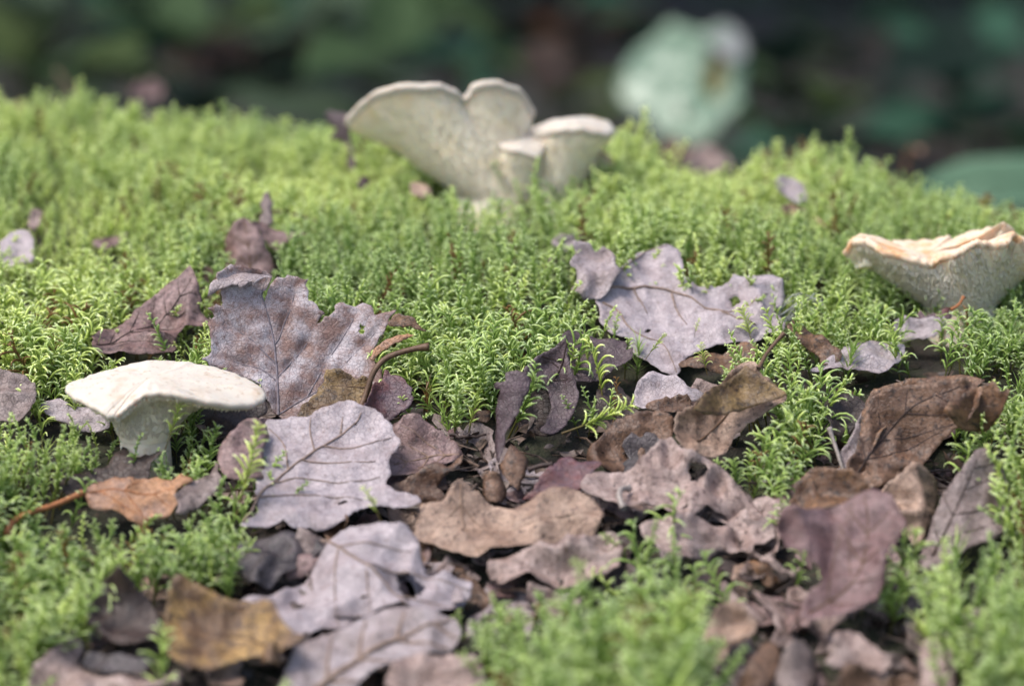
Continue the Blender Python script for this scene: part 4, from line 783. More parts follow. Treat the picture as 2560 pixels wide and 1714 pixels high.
# rear cluster
p0, d0 = hit(px('E', [(1245, 1015)])[0], .003)
root = tag(empty('mushroom_cluster', p0), 'tall cream mushroom cluster on the crest, a broad notched cap fused with smaller caps', 'mushroom', MG)
k2 = .427*d0/FPX*1000
def E_(x, y, dy): return app((x-1245)*k2, (1015-y)*k2, dy)
rim = [E_(400, 472, 0), E_(470, 400, -5), E_(560, 335, -9), E_(700, 296, -13), E_(900, 290, -14), E_(1015, 312, -12), E_(1085, 350, -9.5), E_(1140, 285, -11), E_(1280, 270, -10), E_(1400, 312, -7), E_(1472, 405, -2), E_(1440, 470, -1), E_(1360, 530, -2), E_(1285, 580, -1), E_(1275, 560, 6),
       E_(1330, 480, 13), E_(1200, 430, 18), E_(1000, 420, 20), E_(750, 430, 17), E_(520, 450, 9)]
mushroom_cap(root, p0, rim, E_(950, 480, 3), (.002, 0), .0122, .0060, t=.0030, q=1.0, dome=.0, seed=2, spl=.0010, spn=3600, belly=.0012)
rim = [E_(1268, 620, -6), E_(1310, 640, -12), E_(1400, 668, -14), E_(1500, 690, -13), E_(1536, 650, -9), E_(1540, 590, -5), E_(1450, 562, -2), E_(1340, 560, -2)]
mushroom_cap(root, p0, rim, E_(1410, 610, -6), (.0065, -.003), .0080, .0045, t=.0016, q=1.0, dome=.0008, seed=3, spl=.0013, spn=700, n=96)
rim = [E_(1465, 545, 0), E_(1510, 548, -6), E_(1600, 535, -10), E_(1740, 525, -11), E_(1870, 552, -8), E_(1942, 525, 0), E_(1920, 480, 5), E_(1830, 452, 8), E_(1700, 456, 9), E_(1560, 482, 6), E_(1490, 515, 3)]
mushroom_cap(root, p0, rim, E_(1700, 490, -1), (.0150, 0), .0085, .0045, t=.0026, q=1.0, dome=.0010, seed=4, spl=.0013, spn=1400, n=110)
rim = [E_(1850, 660, 9), E_(1880, 640, 6), E_(1930, 680, 5), E_(1952, 735, 8), E_(1910, 690, 14), E_(1860, 650, 13)]
mushroom_cap(root, p0, rim, E_(1895, 675, 9), (.026, .009), .0030, .0045, t=.0016, q=1.2, dome=.0006, seed=5, spl=.001, spn=250, n=60, mt=M_TOPO)
mushroom_stem(root, p0, (.002, 0), .0124, .0121, -.012, .0064, 2)
mushroom_stem(root, p0, (.0150, .0), .0080, .0086, -.010, .0048, 3)
CLEAR.append((px('E', [(400, 470), (700, 285), (1000, 300), (1085, 370), (1200, 265), (1400, 300), (1480, 420), (1440, 560), (1700, 450), (1940, 510), (1880, 590), (1700, 780), (1580, 900), (1440, 925), (1060, 920), (900, 850), (640, 700)]), p0+(0, -.012, 0), np.array([0, -1., .1])))

# right mushroom
p0, d0 = hit(px('F', [(1500, 1235)])[0], .004)
root = tag(empty('mushroom', p0), 'ragged cream and tan mushroom with toothed funnel underside at the right edge', 'mushroom', MG)
k3 = .2391*d0/FPX*1000
def F_(x, y, dy): return app((x-1500)*k3, (1235-y)*k3, dy)
rim = [F_(462, 520, 0), F_(530, 425, -4), F_(600, 412, -6), F_(690, 430, -7), F_(770, 505, -9), F_(900, 545, -10), F_(1060, 590, -11), F_(1200, 640, -11), F_(1300, 650, -11), F_(1390, 590, -11), F_(1540, 545, -14), F_(1640, 470, -14), F_(1760, 440, -14), F_(1860, 462, -13), F_(2040, 445, -13), F_(2108, 350, -11), F_(2200, 420, -11), F_(2340, 560, -8), F_(2480, 610, -3), F_(2540, 560, 3),
       F_(2420, 420, 8), F_(2300, 350, 9), F_(2190, 260, 7), F_(2110, 235, 5), F_(2030, 270, 7), F_(1900, 298, 9), F_(1730, 345, 10), F_(1640, 392, 10), F_(1550, 362, 9), F_(1440, 400, 11), F_(1250, 402, 14), F_(1050, 412, 13), F_(920, 432, 10), F_(800, 375, 6), F_(680, 355, 3), F_(560, 375, 1)]
mushroom_cap(root, p0, rim, F_(1330, 520, 0), (.0042, .001), .0098, .0040, t=.0024, q=1.05, dome=-.0006, seed=6, spl=.0020, spn=5200, n=220, mt=M_TOPO, wob=.0003, belly=.0008)
mushroom_stem(root, p0, (.0042, .001), .0098, .0097, -.012, .0043, 4)
V = []; P = [F_(500, 800, -1), F_(545, 660, -3), F_(600, 620, -5), F_(680, 640, -6), F_(760, 740, -6), F_(740, 800, -5), F_(640, 810, -3), F_(560, 810, -2)]
P = periodic(P, 32); c = P.mean(0); P = c+(P-c)*.72+(.0006, .002, .0012); c = P.mean(0); n = 32
V = np.vstack([P, c+(P-c)*.5+(0, -.0012, 0), [c+(0, -.0016, 0)], P+(0, .0015, .0004)]); F = []
for i in range(n):
    j = (i+1) % n; F += [(i, j, n+j, n+i), (n+i, n+j, 2*n), (i, 2*n+1+i, 2*n+1+j, j)]
F.append(tuple(2*n+1+i for i in range(n)))
mesh('drooping_flap', V+np.array(p0), F, M_UND, root)
CLEAR.append((px('F', [(450, 400), (800, 350), (1200, 400), (1500, 360), (2100, 220), (2400, 380), (2400, 900), (1800, 1100), (1750, 1110), (1300, 1090), (1180, 1040), (900, 850), (500, 810)]), p0+(0, -.010, 0), np.array([0, -1., .1])))
# ------------------------------------------------------------------ moss
m_moss, nt, b = newmat('moss_green'); L = nt.links
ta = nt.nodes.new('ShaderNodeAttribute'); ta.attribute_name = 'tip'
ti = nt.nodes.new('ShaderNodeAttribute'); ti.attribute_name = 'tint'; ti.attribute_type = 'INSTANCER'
oi = nt.nodes.new('ShaderNodeObjectInfo')
r1 = nt.nodes.new('ShaderNodeValToRGB'); E_ = r1.color_ramp.elements
E_[0].position = 0; E_[0].color = (.10, .062, .022, 1); E_[1].position = 1; E_[1].color = (.88, .94, .56, 1)
for p, c in ((.22, (.15, .17, .030)), (.42, (.26, .37, .06)), (.72, (.54, .64, .17))): e = E_.new(p); e.color = (*c, 1)
L.new(ta.outputs['Fac'], r1.inputs[0])
hs = nt.nodes.new('ShaderNodeHueSaturation'); L.new(r1.outputs[0], hs.inputs['Color'])
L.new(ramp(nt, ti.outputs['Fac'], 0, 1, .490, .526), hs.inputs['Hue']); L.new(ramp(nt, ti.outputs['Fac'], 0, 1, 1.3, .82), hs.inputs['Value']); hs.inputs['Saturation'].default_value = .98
dead = mixc(nt, ramp(nt, ti.outputs['Fac'], 1.2, 1.4), hs.outputs[0], (.22, .12, .04))
L.new(dead, b.inputs['Base Color']); b.inputs['Roughness'].default_value = .42; b.inputs['Specular IOR Level'].default_value = .4
tr = nt.nodes.new('ShaderNodeBsdfTranslucent'); L.new(dead, tr.inputs[0]); mx = nt.nodes.new('ShaderNodeMixShader'); mx.inputs[0].default_value = .28
L.new(b.outputs[0], mx.inputs[1]); L.new(tr.outputs[0], mx.inputs[2]); L.new(mx.outputs[0], nt.nodes['Material Output'].inputs[0])

def moss_mesh(seed, H, nbr, blen, style='feather'):
    """one shoot, base at the origin: stem, curved side branches, small overlapping leaves on both"""
    r = random.Random(seed); V = []; F = []; T = []
    def add(v, f, t):
        o = len(V); V.extend(v); F.extend(tuple(i+o for i in q) for q in f); T.extend(t)
    def scales(P, rad, step, ll, lw, t0, t1, open_=.55):
        P = np.asarray(P); seg = np.linalg.norm(np.diff(P, axis=0), axis=1); cum = np.concatenate([[0], np.cumsum(seg)]); n = max(2, int(cum[-1]/step))
        for k in range(n):
            s = (k+.5)/n; c = np.array([np.interp(s*cum[-1], cum, P[:, i]) for i in range(3)]); c2 = np.array([np.interp(min(cum[-1], s*cum[-1]+step), cum, P[:, i]) for i in range(3)])
            ax = c2-c; ax /= np.linalg.norm(ax)+1e-9; a = k*2.4+r.random()*.5; ref = np.array([.3, .2, .9]); e1 = np.cross(ax, ref); e1 /= np.linalg.norm(e1)+1e-9; e2 = np.cross(ax, e1)
            rd = e1*math.cos(a)+e2*math.sin(a); sd_ = np.cross(ax, rd); f = (1-.45*s)
            d = ax*(1-open_*.5)+rd*open_; d /= np.linalg.norm(d); l = ll*f*(.8+.4*r.random()); wd = lw*f
            b0 = c+rd*rad*.6; m = b0+d*l*.45+rd*l*.06; tip = b0+d*l-rd*l*.08
            tt = t0+(t1-t0)*s
            add([b0, m+sd_*wd*.5, tip, m-sd_*wd*.5], [(0, 1, 2), (0, 2, 3)], [tt-.05, tt, tt+.14, tt])
    az = r.uniform(0, 6.28); le = r.uniform(.05, .35); hook = r.uniform(.2, 1.0)
    P = []; p = np.zeros(3); th = r.uniform(-.1, .15)
    for i in range(13):
        P.append(p.copy()); s = i/12; a = th+le*s+hook*max(0, s-.72)**1.3*5
        p = p+H/12*np.array([math.sin(a)*math.cos(az), math.sin(a)*math.sin(az), math.cos(a)])
    P = np.array(P); rr = np.linspace(.00026, .00010, 13)
    v, f = tube(P, rr, 5); add(v, f, [.02+.75*((i//5)/12)**1.6 for i in range(len(v))])
    if style == 'feather':
        scales(P[3:], .00028, .00045, .0011, .00055, .16, .95, .42)
        finger = style == 'feather' and blen > .0060; spire = style == 'feather' and blen < .0036
        for k in range(nbr):
            s = (.35 if spire else .25)+(.63 if spire else .72)*(k+.5)/nbr; x = s*12; i = min(11, int(x)); c = P[i]*(1-(x-i))+P[i+1]*(x-i); ax = P[i+1]-P[i]; ax /= np.linalg.norm(ax)
            a = az+math.pi/2+(k % 2)*math.pi+r.gauss(0, .75); out = np.array([math.cos(a), math.sin(a), 0])
            l = blen*(1.0-.66*max(0, s-.5)/.5)*r.uniform(.6, 1.2)*(.6+.4*min(1, s*2.5)); ang = r.uniform(.75, 1.2); Q = []; q = c.copy(); droop = r.uniform(1.2, 3.2) if finger else r.uniform(.3, 2.0); sw = r.gauss(0, .5)
            for j in range(7):
                Q.append(q.copy()); t = j/6; aa = ang-droop*t*t*.8-.25*t; o2 = np.array([math.cos(a+sw*t), math.sin(a+sw*t), 0])
                q = q+l/6*(o2*math.cos(aa)+(np.array([0, 0, 1])*.8+ax*.2)*math.sin(aa))
            Q = np.array(Q); v, f = tube(Q, np.array([.00013, .00021, .00026, .00026, .00024, .00019, .00010])*(1.08 if finger else .95), 5)
            t0 = .26+.22*s; add(v, f, [t0+(.95-t0)*min(1, (i//5)/6)**1.2 for i in range(len(v))]); scales(Q, .00024, .00030, .00085, .00030, t0, .97, .20 if finger else .34)
    else:       # tufted hair-leaf: long narrow leaves spreading from a stem
        n = nbr*4
        for k in range(n):
            s = .25+.75*(k+.5)/n; x = s*12; i = min(11, int(x)); c = P[i]*(1-(x-i))+P[i+1]*(x-i); a = k*2.4+r.gauss(0, .2); out = np.array([math.cos(a), math.sin(a), 0])
            l = blen*1.15*r.uniform(.7, 1.1)*(.7+.3*s); up = .35+.75*s; pts = []; q = c.copy(); w0 = .00028
            for j in range(5):
                t = j/4; sd_ = np.array([-out[1], out[0], 0])*w0*(1-t*.95); pts += [q-sd_, q+sd_]; aa = up-.5*t*r.uniform(.2, 1.3); q = q+l/4*(out*math.cos(aa)+np.array([0, 0, math.sin(aa)]))
            add(pts, [(2*j, 2*j+1, 2*j+3, 2*j+2) for j in range(4)], [.38+.34*(i//2)/4+.1*s for i in range(10)])
    me = bpy.data.meshes.new('moss_shoot'); me.from_pydata([tuple(v) for v in V], [], F); me.polygons.foreach_set('use_smooth', [True]*len(me.polygons))
    at_ = me.attributes.new('tip', 'FLOAT', 'POINT'); at_.data.foreach_set('value', T); me.materials.append(m_moss); me.update(); return me
VAR = []
for i in range(8): VAR.append(moss_mesh(100+i, random.uniform(.016, .022), random.randint(16, 22), random.uniform(.0042, .0060)))
for i in range(5): VAR.append(moss_mesh(130+i, random.uniform(.015, .021), random.randint(11, 15), random.uniform(.0064, .0088)))
for i in range(5): VAR.append(moss_mesh(160+i, random.uniform(.019, .025), random.randint(14, 20), random.uniform(.0026, .0035)))
for i in range(3): VAR.append(moss_mesh(200+i, random.uniform(.012, .017), 8, .0065, 'hair'))
NF = 18
mc = bpy.data.collections.new('moss_shoot_kinds')
for i, me in enumerate(VAR):
    o = bpy.data.objects.new(f'moss_kind_{i:02d}', me); mc.objects.link(o)

# positions
def jgrid(x0, x1, y0, y1, st):
    x, y = np.meshgrid(np.arange(x0, x1, st), np.arange(y0, y1, st)); p = np.stack([x.ravel(), y.ravel()], 1); return p+RNG.uniform(-.5, .5, p.shape)*st
def inview(p): return (np.abs(p[:, 0]) < .155+.12*np.maximum(0, p[:, 1])) & (p[:, 1] > -.19)
a = jgrid(-.24, .24, -.19, .30, .0032); a = a[inview(a)]
b_ = jgrid(-.40, .40, -.36, .34, .0052); b_ = b_[~inview(b_)]
pos = np.vstack([a, b_]); z = ground(pos[:, 0], pos[:, 1]); keep = z > FLOOR+.05; pos = pos[keep]; z = z[keep]
base = np.column_stack([pos, z-.001]); n = len(base)
sc = RNG.uniform(.66, 1.10, n)*(1+.25*fbm(pos[:, 0]*30, pos[:, 1]*30, 77, 2))
near = np.zeros(n)          # the front clumps are coarser and longer
for bx, by, s_, h_ in BUMPS[:2]: near = np.maximum(near, (1 if h_ > .01 else .35)*np.exp(-((pos[:, 0]-bx)**2+(pos[:, 1]-by)**2)/(2*(s_*1.3)**2)))
sc = sc*(1+.8*near)
p3_, d3 = project(base+np.array([0, 0, 1.])*.0195*sc[:, None])
mid = base+np.array([0, 0, 1.])*.006*sc[:, None]; pm_, dm = project(mid); pt_, dt = project(base+np.array([0, 0, 1.])*.013*sc[:, None])
NOMOSS = LITTER
ok = ~inpoly(pm_, NOMOSS)
# a few shoots peep through the litter
ok |= (RNG.random(n) < .035)
# soil gaps that stay dark and open
dens = fbm(pos[:, 0]*55, pos[:, 1]*55, 91, 2); ok &= (dens > -.80)
for poly, q0, nn_ in CLEAR:          # keep what the photograph shows of each leaf and cap clear of shoots growing in front of it
    for pp_, dd_ in ((p3_, d3), (pt_, dt), (pm_, dm)):
        i = inpoly(pp_, poly)
        if i.any():
            r_ = ray(pp_[i]); dl = ((q0-CAM)@nn_)/(r_@nn_); bad = np.zeros(n, bool); bad[np.where(i)[0]] = dd_[i] < dl+.004; ok &= ~(bad & (RNG.random(n) < .86))
for pl, B in FOOT:                   # nothing grows straight up through a leaf
    nz = pl.n[2]
    if abs(nz) < .15: continue
    zz = pl.p0[2]-((base[:, 0]-pl.p0[0])*pl.n[0]+(base[:, 1]-pl.p0[1])*pl.n[1])/nz
    q = np.column_stack([base[:, 0], base[:, 1], zz])-pl.p0; uv = np.stack([q@pl.ex, q@pl.ey], 1)
    i = inpoly(uv, B) & (zz > base[:, 2]-.004) & (zz < base[:, 2]+.016*sc); ok &= ~i
base = base[ok]; sc = sc[ok]; pos = pos[ok]; n = len(base)
kind = fbm(pos[:, 0]*26, pos[:, 1]*26, 44, 2)+RNG.normal(0, .35, n); idx = np.where(kind < -.25, RNG.integers(8, 13, n), np.where(kind > .22, RNG.integers(13, 18, n), RNG.integers(0, 8, n))); hair = RNG.random(n) < .045+.16*(fbm(pos[:, 0]*22, pos[:, 1]*22, 33, 2) > .5); idx[hair] = RNG.integers(NF, len(VAR), hair.sum())
rot = np.column_stack([RNG.normal(-.02, .28, n), RNG.normal(0, .28, n), RNG.uniform(0, 6.283, n)])
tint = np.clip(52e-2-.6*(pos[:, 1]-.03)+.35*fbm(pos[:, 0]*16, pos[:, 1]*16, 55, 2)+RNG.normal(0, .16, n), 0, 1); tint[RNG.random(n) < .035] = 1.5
me = bpy.data.meshes.new('moss_carpet'); me.from_pydata(base.tolist(), [], [])
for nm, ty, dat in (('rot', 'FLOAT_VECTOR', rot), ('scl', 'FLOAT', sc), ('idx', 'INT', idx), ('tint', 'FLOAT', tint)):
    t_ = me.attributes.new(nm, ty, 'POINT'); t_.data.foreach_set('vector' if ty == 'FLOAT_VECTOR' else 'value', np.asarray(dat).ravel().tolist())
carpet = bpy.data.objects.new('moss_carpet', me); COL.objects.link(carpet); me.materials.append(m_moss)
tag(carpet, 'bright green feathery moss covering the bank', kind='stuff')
g = bpy.data.node_groups.new('moss_scatter', 'GeometryNodeTree'); g.interface.new_socket('Geometry', in_out='INPUT', socket_type='NodeSocketGeometry'); g.interface.new_socket('Geometry', in_out='OUTPUT', socket_type='NodeSocketGeometry')
gi = g.nodes.new('NodeGroupInput'); go = g.nodes.new('NodeGroupOutput'); ip = g.nodes.new('GeometryNodeInstanceOnPoints'); ci = g.nodes.new('GeometryNodeCollectionInfo')
ci.inputs['Collection'].default_value = mc; ci.inputs['Separate Children'].default_value = True; ci.inputs['Reset Children'].default_value = True
def na(nm, ty):
    k = g.nodes.new('GeometryNodeInputNamedAttribute'); k.data_type = ty; k.inputs['Name'].default_value = nm; return k.outputs['Attribute']
er = g.nodes.new('FunctionNodeEulerToRotation'); g.links.new(na('rot', 'FLOAT_VECTOR'), er.inputs[0])
g.links.new(gi.outputs[0], ip.inputs['Points']); g.links.new(ci.outputs[0], ip.inputs['Instance']); ip.inputs['Pick Instance'].default_value = True
g.links.new(na('idx', 'INT'), ip.inputs['Instance Index']); g.links.new(er.outputs[0], ip.inputs['Rotation']); g.links.new(na('scl', 'FLOAT'), ip.inputs['Scale'])
g.links.new(ip.outputs[0], go.inputs[0]); md = carpet.modifiers.new('scatter', 'NODES'); md.node_group = g
print('moss shoots', n)

# single shoots that stand clear of the carpet
def shoot(crop, pbase, ptop, label, var=0, h=.0, dd=0):
    bp_ = px(crop, [pbase])[0]; tp = px(crop, [ptop])[0]; p, d = hit(bp_, h)
    d += dd; p = at(bp_, d); q = at(tp, d); v = q-p; o = bpy.data.objects.new('moss_shoot', VAR[var]); COL.objects.link(o)
    zt = max(vv.co.z for vv in VAR[var].vertices); s = np.linalg.norm(v)/zt
    o.location = p; o.scale = (s, s, s); o.rotation_euler = (Vector((0, 0, 1)).rotation_difference(Vector(v)).to_matrix() @ Matrix.Rotation(random.uniform(0, 6.28), 3, 'Z')).to_euler()
    tag(o, label, 'moss shoot', 'single moss shoots standing clear')
shoot('A', (755, 960), (835, 700), 'single moss shoot standing in front of the stem of the left mushroom', 1, .004, -.012)
shoot('A', (1080, 1260), (1215, 830), 'tall moss shoot rising in front of the left edge of the pale toothed leaf', 2, .004, -.012)
shoot('A', (1745, 1290), (1690, 1110), 'small moss shoot growing over the lower right of the pale toothed leaf', 3, .008, -.012)
shoot('J', (1290, 1010), (1325, 845), 'tiny isolated moss shoot on the middle of the lilac maple leaf', 4, .008, -.004)
shoot('J', (880, 1200), (1005, 950), 'leaning moss shoot in front of the lilac maple leaf', 5, .008, -.006)
shoot('J', (380, 720), (540, 495), 'moss shoot leaning over the stalk end of the lilac maple leaf', 6, .008, -.006)
shoot('H', (990, 620), (930, 90), 'tall branched moss shoot with drooping branches right of the rolled purple leaf', 9, .0, -.006)
shoot('H', (890, 330), (860, 70), 'hair leaved moss shoot behind the tall drooping moss shoot', 18, .006, -.004)
shoot('J', (1400, 1330), (1330, 1050), 'dark upright moss shoot with side branches in front of the toothed red brown leaf', 8, .002, -.004)
shoot('J', (1780, 1080), (1680, 735), 'tall moss shoot at the right end of the lilac maple leaf', 9, .004, -.006)
shoot('A', (880, 560), (950, 380), 'short moss tuft between the mottled mauve leaf and the frosted maple leaf', 10, .004, -.004)
shoot('A', (855, 560), (815, 450), 'short moss tuft behind the crown of the left mushroom cap', 11, .004, -.004)
shoot('H', (700, 780), (1240, 610), 'pale moss shoot lying flat to the right below the tall drooping moss shoot', 0, .006, -.004)
# ------------------------------------------------------------------ woodland beyond the bank
def leafm(name, c, c2, rough=.4):
    g = .62 if 'brown' in name or 'dark' in name or 'rust' in name else .95
    return plain(name, tuple(g*x for x in c), .75, tuple(g*x for x in c2), 40, .25, .12)
BG = {'teal': leafm('bg_leaf_teal', (.035, .090, .058), (.022, .06, .04)), 'green': leafm('bg_leaf_green', (.050, .085, .036), (.034, .06, .026)),
      'grey': leafm('bg_leaf_grey', (.055, .082, .050), (.038, .058, .036)), 'olive': leafm('bg_leaf_olive', (.060, .088, .030), (.04, .06, .022)),
      'dark': leafm('bg_leaf_dark', (.020, .040, .030), (.012, .026, .02)), 'rust': leafm('bg_leaf_rust', (.15, .065, .03), (.09, .04, .02)), 'brown': leafm('bg_leaf_brown', (.08, .055, .045), (.05, .035, .03)),
      'mint': leafm('bg_leaf_mint', (.21, .37, .25), (.17, .32, .21), .35)}
M_BST = plain('bg_stem', (.05, .06, .03), .7)
def bleaf(length, width, fold=.25, droop=.3, nu=9, nv=5):
    V = []; F = []
    for i in range(nu):
        t = i/(nu-1); wd = width*.5*math.sin(math.pi*min(1, (.04+.96*t)**.8))**.8*(1 if t < .98 else .1)
        for j in range(nv):
            s = 2*j/(nv-1)-1; V.append((s*wd, t*length, fold*abs(s)*wd-droop*length*t*t+.04*length*math.sin(9*t+2*s)*.3))
    for i in range(nu-1):
        for j in range(nv-1): F.append((i*nv+j, i*nv+j+1, (i+1)*nv+j+1, (i+1)*nv+j))
    return np.array(V), F
def bgplant(xd, yd, d, size, nl, mat, label, seed, cat='plant', mat2=None, group=None):
    r = random.Random(seed); top = at(px('X', [(xd, yd)])[0], d); z0 = floorz(top[0], top[1]); rt = np.array([top[0], top[1]+.05, z0])
    root = tag(empty('woodland_plant', rt), label, cat, group or 'low woodland plants blurred behind the bank')
    P = smoothline([rt, (rt+top)/2+(r.uniform(-.01, .01), .01, 0), top], 10); V, F = tube(P, np.linspace(.0022, .0012, 10), 6); mesh('stem', V, F, M_BST, root)
    for k in range(nl):
        l = size*r.uniform(.75, 1.15); v, f = bleaf(l, l*r.uniform(.55, .75), r.uniform(.1, .35), r.uniform(.1, .45)); a = 2*math.pi*k/nl+r.uniform(-.4, .4)
        M = Matrix.Rotation(a, 3, 'Z') @ Matrix.Rotation(r.uniform(.1, .8), 3, 'X') @ Matrix.Rotation(r.uniform(-.4, .4), 3, 'Y')
        s = P[-1-(k % 3)]; v = np.array([np.array(M @ Vector(q)) for q in v])+s
        V2, F2 = v, f; lf = mesh('leaf', V2, F2, BG[mat2 if (mat2 and k % 3 == 0) else mat], root)
    return root
# the big pale leaf: traced outline at its own distance, cupped, on a stalk, with a browned hole
poly = px('X', [(1398, 215), (1402, 170), (1440, 118), (1490, 85), (1535, 45), (1580, 62), (1625, 70), (1660, 58), (1705, 90), (1718, 150), (1700, 200), (1712, 235), (1665, 280), (1625, 335), (1560, 350), (1500, 310), (1470, 280), (1425, 262)])
poly = poly.mean(0)+(poly-poly.mean(0))*.93; pc = at(px('X', [(1560, 325)])[0], 1.70); pl = Plane(pc, 60, -14, 0); rt = np.array([pc[0]+.01, pc[1]+.03, floorz(pc[0], pc[1]+.03)])
root = tag(empty('broadleaf_plant', rt), 'big pale mint green leaf with a brown hole, blurred behind the crest', 'plant')
nC, nF = len(CLEAR), len(FOOT)
m_mint, nt, b = newmat('broad_leaf_mint'); uvn = nt.nodes.new('ShaderNodeUVMap'); uvn.uv_map = 'UVMap'; n1 = noise(nt, uvn.outputs[0], .35, 3)
c = mixc(nt, ramp(nt, n1, .35, .65), (.10, .18, .115), (.155, .235, .155)); nt.links.new(c, b.inputs['Base Color']); b.inputs['Roughness'].default_value = .35
m_spot = plain('leaf_dead_patch', (.05, .03, .012), .7, (.16, .13, .02), 60); m_pale = plain('leaf_pale_patch', (.21, .22, .22), .6, (.16, .17, .16), 60)
hole = px('X', [(1622, 120), (1640, 100), (1660, 130), (1662, 190), (1640, 230), (1615, 215), (1612, 160)])
make_sheet('leaf', root, pl, poly, [m_mint, m_mint], sp=.003, bend=(-.05, .06), crump=.002, cscale=14, veins=[px('X', [(1560, 335), (1570, 200), (1600, 70)])], vr=.0012, vm=None, seed=3, holes=[hole], thick=.0005)
make_sheet('dead_patch', root, Plane(pl.world(pl.uv(px('X', [(1640, 230)])))[0]-pl.n*.003, 60, -14, 0), px('X', [(1606, 215), (1612, 150), (1618, 110), (1645, 90), (1680, 130), (1690, 190), (1670, 225), (1640, 240)]), [m_spot, m_spot], sp=.003, seed=5, thick=.0005)
make_sheet('pale_patch', root, Plane(pl.world(pl.uv(px('X', [(1650, 130)])))[0]+pl.n*.004, 46, -14, 0), px('X', [(1618, 100), (1622, 68), (1655, 52), (1695, 75), (1706, 115), (1690, 140), (1660, 135), (1640, 110)]), [m_pale, m_pale], sp=.003, seed=6, thick=.0005)
V, F = tube(smoothline([rt, (rt+pc)/2+(0, .01, 0), pc+(0, .004, .02)], 10), .002, 7); mesh('stem', V, F, M_BST, root)
del CLEAR[nC:], FOOT[nF:]
for a in [(60, 50, 1.9, .065, 5, 'olive', 'pale olive plant blurred in the top left corner', 'grey'),
          (215, 165, 1.6, .05, 5, 'green', 'small mid green plant blurred just above the left crest', 'olive'),
          (430, 110, 1.8, .085, 7, 'grey', 'grey green plant blurred above the left part of the crest', 'green'),
          (585, 60, 2.1, .075, 6, 'brown', 'brown tinged plant blurred at the upper left of the rear mushroom', 'olive'),
          (730, 60, 2.3, .11, 7, 'teal', 'teal green plant blurred at the top left of centre', 'grey'),
          (880, 120, 1.7, .085, 7, 'grey', 'broad grey green plant blurred right above the rear mushroom', 'green'),
          (1130, 25, 2.0, .06, 5, 'green', 'green plant blurred at the top edge above the notch of the rear mushroom', 'dark'),
          (1270, 165, 1.7, .06, 6, 'olive', 'olive plant blurred between the rear mushroom and the mint leaf', 'brown'),
          (1330, 45, 2.0, .06, 5, 'rust', 'rust coloured wilted plant blurred at the top edge left of the mint leaf', 'brown'),
          (1800, 150, 1.75, .075, 6, 'green', 'dark green plant blurred just right of the mint leaf', 'dark'),
          (1900, 250, 1.6, .05, 6, 'dark', 'dark olive plant blurred above the right crest', 'olive'),
          (2210, 140, 2.0, .085, 7, 'teal', 'dark teal plant blurred at upper right', 'dark'),
          (2250, 260, 1.7, .06, 6, 'dark', 'dark green plant blurred above the right end of the crest', 'teal'),
          (300, 20, 2.4, .08, 6, 'teal', 'dark teal plant blurred at the top edge on the left', 'dark'),
          (1000, 40, 2.5, .09, 7, 'teal', 'dim teal plant blurred at the top edge left of centre', 'green')]:
    bgplant(*a[:7], seed=int(a[0]), mat2=a[7])
# a flat green leaf right behind the low right end of the crest
poly = px('X', [(2080, 455), (2120, 392), (2200, 366), (2342, 358), (2500, 368), (2520, 450), (2340, 480), (2180, 480)])
pc = at(px('X', [(2280, 470)])[0], 1.30); rt = np.array([pc[0], pc[1]+.05, floorz(pc[0], pc[1]+.05)]); root = tag(empty('broadleaf_plant', rt), 'flat green leaf blurred behind the low right end of the crest', 'plant')
m_g2 = leafm('broad_leaf_green', (.13, .22, .14), (.105, .19, .12), .4)
nC, nF = len(CLEAR), len(FOOT)
make_sheet('leaf', root, Plane(pc, 40, 0, 0), poly, [m_g2, m_g2], sp=.003, bend=(-.1, 0), crump=.002, cscale=20, veins=[px('X', [(2100, 430), (2280, 415), (2500, 420)])], vr=.001, vm=BG['grey'], seed=9, thick=.0005)
del CLEAR[nC:], FOOT[nF:]
V, F = tube(smoothline([rt, (rt+pc)/2+(0, .01, 0), pc+(0, .003, .004)], 10), .002, 7); mesh('stem', V, F, M_BST, root)

# undergrowth and fallen leaves that read as one dark mass
V = []; F = []; MI = []
names = ['dark', 'teal', 'teal', 'green', 'brown', 'dark']
for k in range(4600):
    y = .75+6.5*random.random()**1.4; x = random.uniform(-1, 1)*(.5+.55*y); z0 = floorz(x, y); low = random.random() < .45
    if fbm(np.array([x*2.2]), np.array([y*2.2]), 13, 2)[0] < -.15 and not low: continue
    h = random.uniform(.005, .03) if low else random.uniform(.02, .20)*(.6+.3*y)
    if y < 1.3: h = min(h, .10)
    l = random.uniform(.03, .075); v, f = bleaf(l, l*random.uniform(.45, .75), random.uniform(0, .4), random.uniform(0, .5), 6, 3)
    M = Matrix.Rotation(random.uniform(0, 6.28), 3, 'Z') @ Matrix.Rotation(random.uniform(-.3, .9), 3, 'X') @ Matrix.Rotation(random.uniform(-.5, .5), 3, 'Y')
    o = len(V); V += [np.array(M @ Vector(q))+(x, y, z0+h) for q in v]; F += [tuple(i+o for i in q) for q in f]; MI += [random.choice([4, 4, 0, 3]) if low else random.choice([0, 1, 2, 3, 5])]*len(f)
o = mesh('undergrowth', V, F, [BG[n_] for n_ in names]); o.data.polygons.foreach_set('material_index', MI); o.data.update()
tag(o, 'dark blurred undergrowth and dead leaves on the forest floor', kind='stuff')

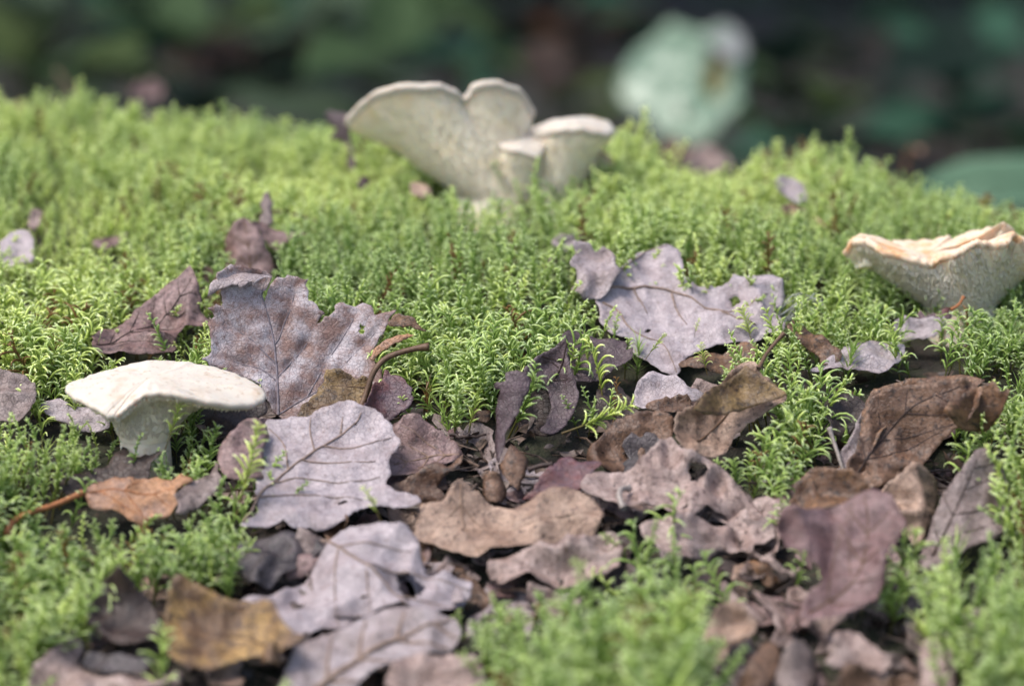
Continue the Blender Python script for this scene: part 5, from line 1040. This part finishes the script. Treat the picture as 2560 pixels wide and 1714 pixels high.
# trees added behind: their low crowns, out of view, shade the far floor
def tree(x, y, h, r, seed, label):
    rr = random.Random(seed); z0 = floorz(x, y); root = tag(empty('tree', (x, y, z0)), label, 'tree', 'trees added behind the bank for shade')
    P = smoothline([(x, y, z0-.05), (x+rr.uniform(-.05, .05), y, z0+h*.5), (x+rr.uniform(-.1, .1), y+.05, z0+h)], 14); V, F = tube(P, np.linspace(.085, .03, 14), 12); mesh('trunk', V, F, M_BARK, root)
    parts = []
    for k in range(9):
        a = rr.uniform(0, 6.28); q = P[4+k]; e = q+np.array([math.cos(a), math.sin(a), .25])*r*.8; parts.append(tube(smoothline([q, (q+e)/2+np.array([0, 0, .05]), e], 6), np.linspace(.018, .005, 6), 5))
    V, F = join(parts); mesh('limbs', V, F, M_BARK, root); V = []; F = []
    for k in range(1500):
        d = np.array([rr.gauss(0, 1), rr.gauss(0, 1), rr.gauss(0, .55)]); d /= np.linalg.norm(d); c = np.array([x, y, z0+h*.72])+d*np.array([r, r, h*.34])*rr.random()**.45
        v, f = bleaf(.11, .07, .2, .2, 4, 3); M = Matrix.Rotation(rr.uniform(0, 6.28), 3, 'Z') @ Matrix.Rotation(rr.uniform(-.7, .7), 3, 'X'); o = len(V)
        V += [np.array(M @ Vector(q))+c for q in v]; F += [tuple(i+o for i in q) for q in f]
    mesh('crown', V, F, BG['green'], root)
M_BARK = plain('bark', (.030, .024, .020), .9, (.014, .011, .010), 25)
for i, (x, y, l) in enumerate([(-1.05, 3.2, 'dark tree added at the top left to shade the floor'), (.03, 3.4, 'dark tree added in the black gap above the rear mushroom for its shade'), (.75, 2.9, 'dark tree added behind the mint leaf at upper right for its shade'), (1.5, 3.6, 'tree added at the far right of the dark background for its shade'), (-.5, 4.4, 'farther tree added behind the left part of the background for its shade'), (-2.0, 4.0, 'unseen tree added outside the left of the view for its shade'), (2.4, 4.2, 'unseen tree added outside the right of the view for its shade'), (.4, 5.2, 'farthest tree added in the middle of the background for its shade')]):
    tree(x, y, 2.5, 1.1, 400+i, l)
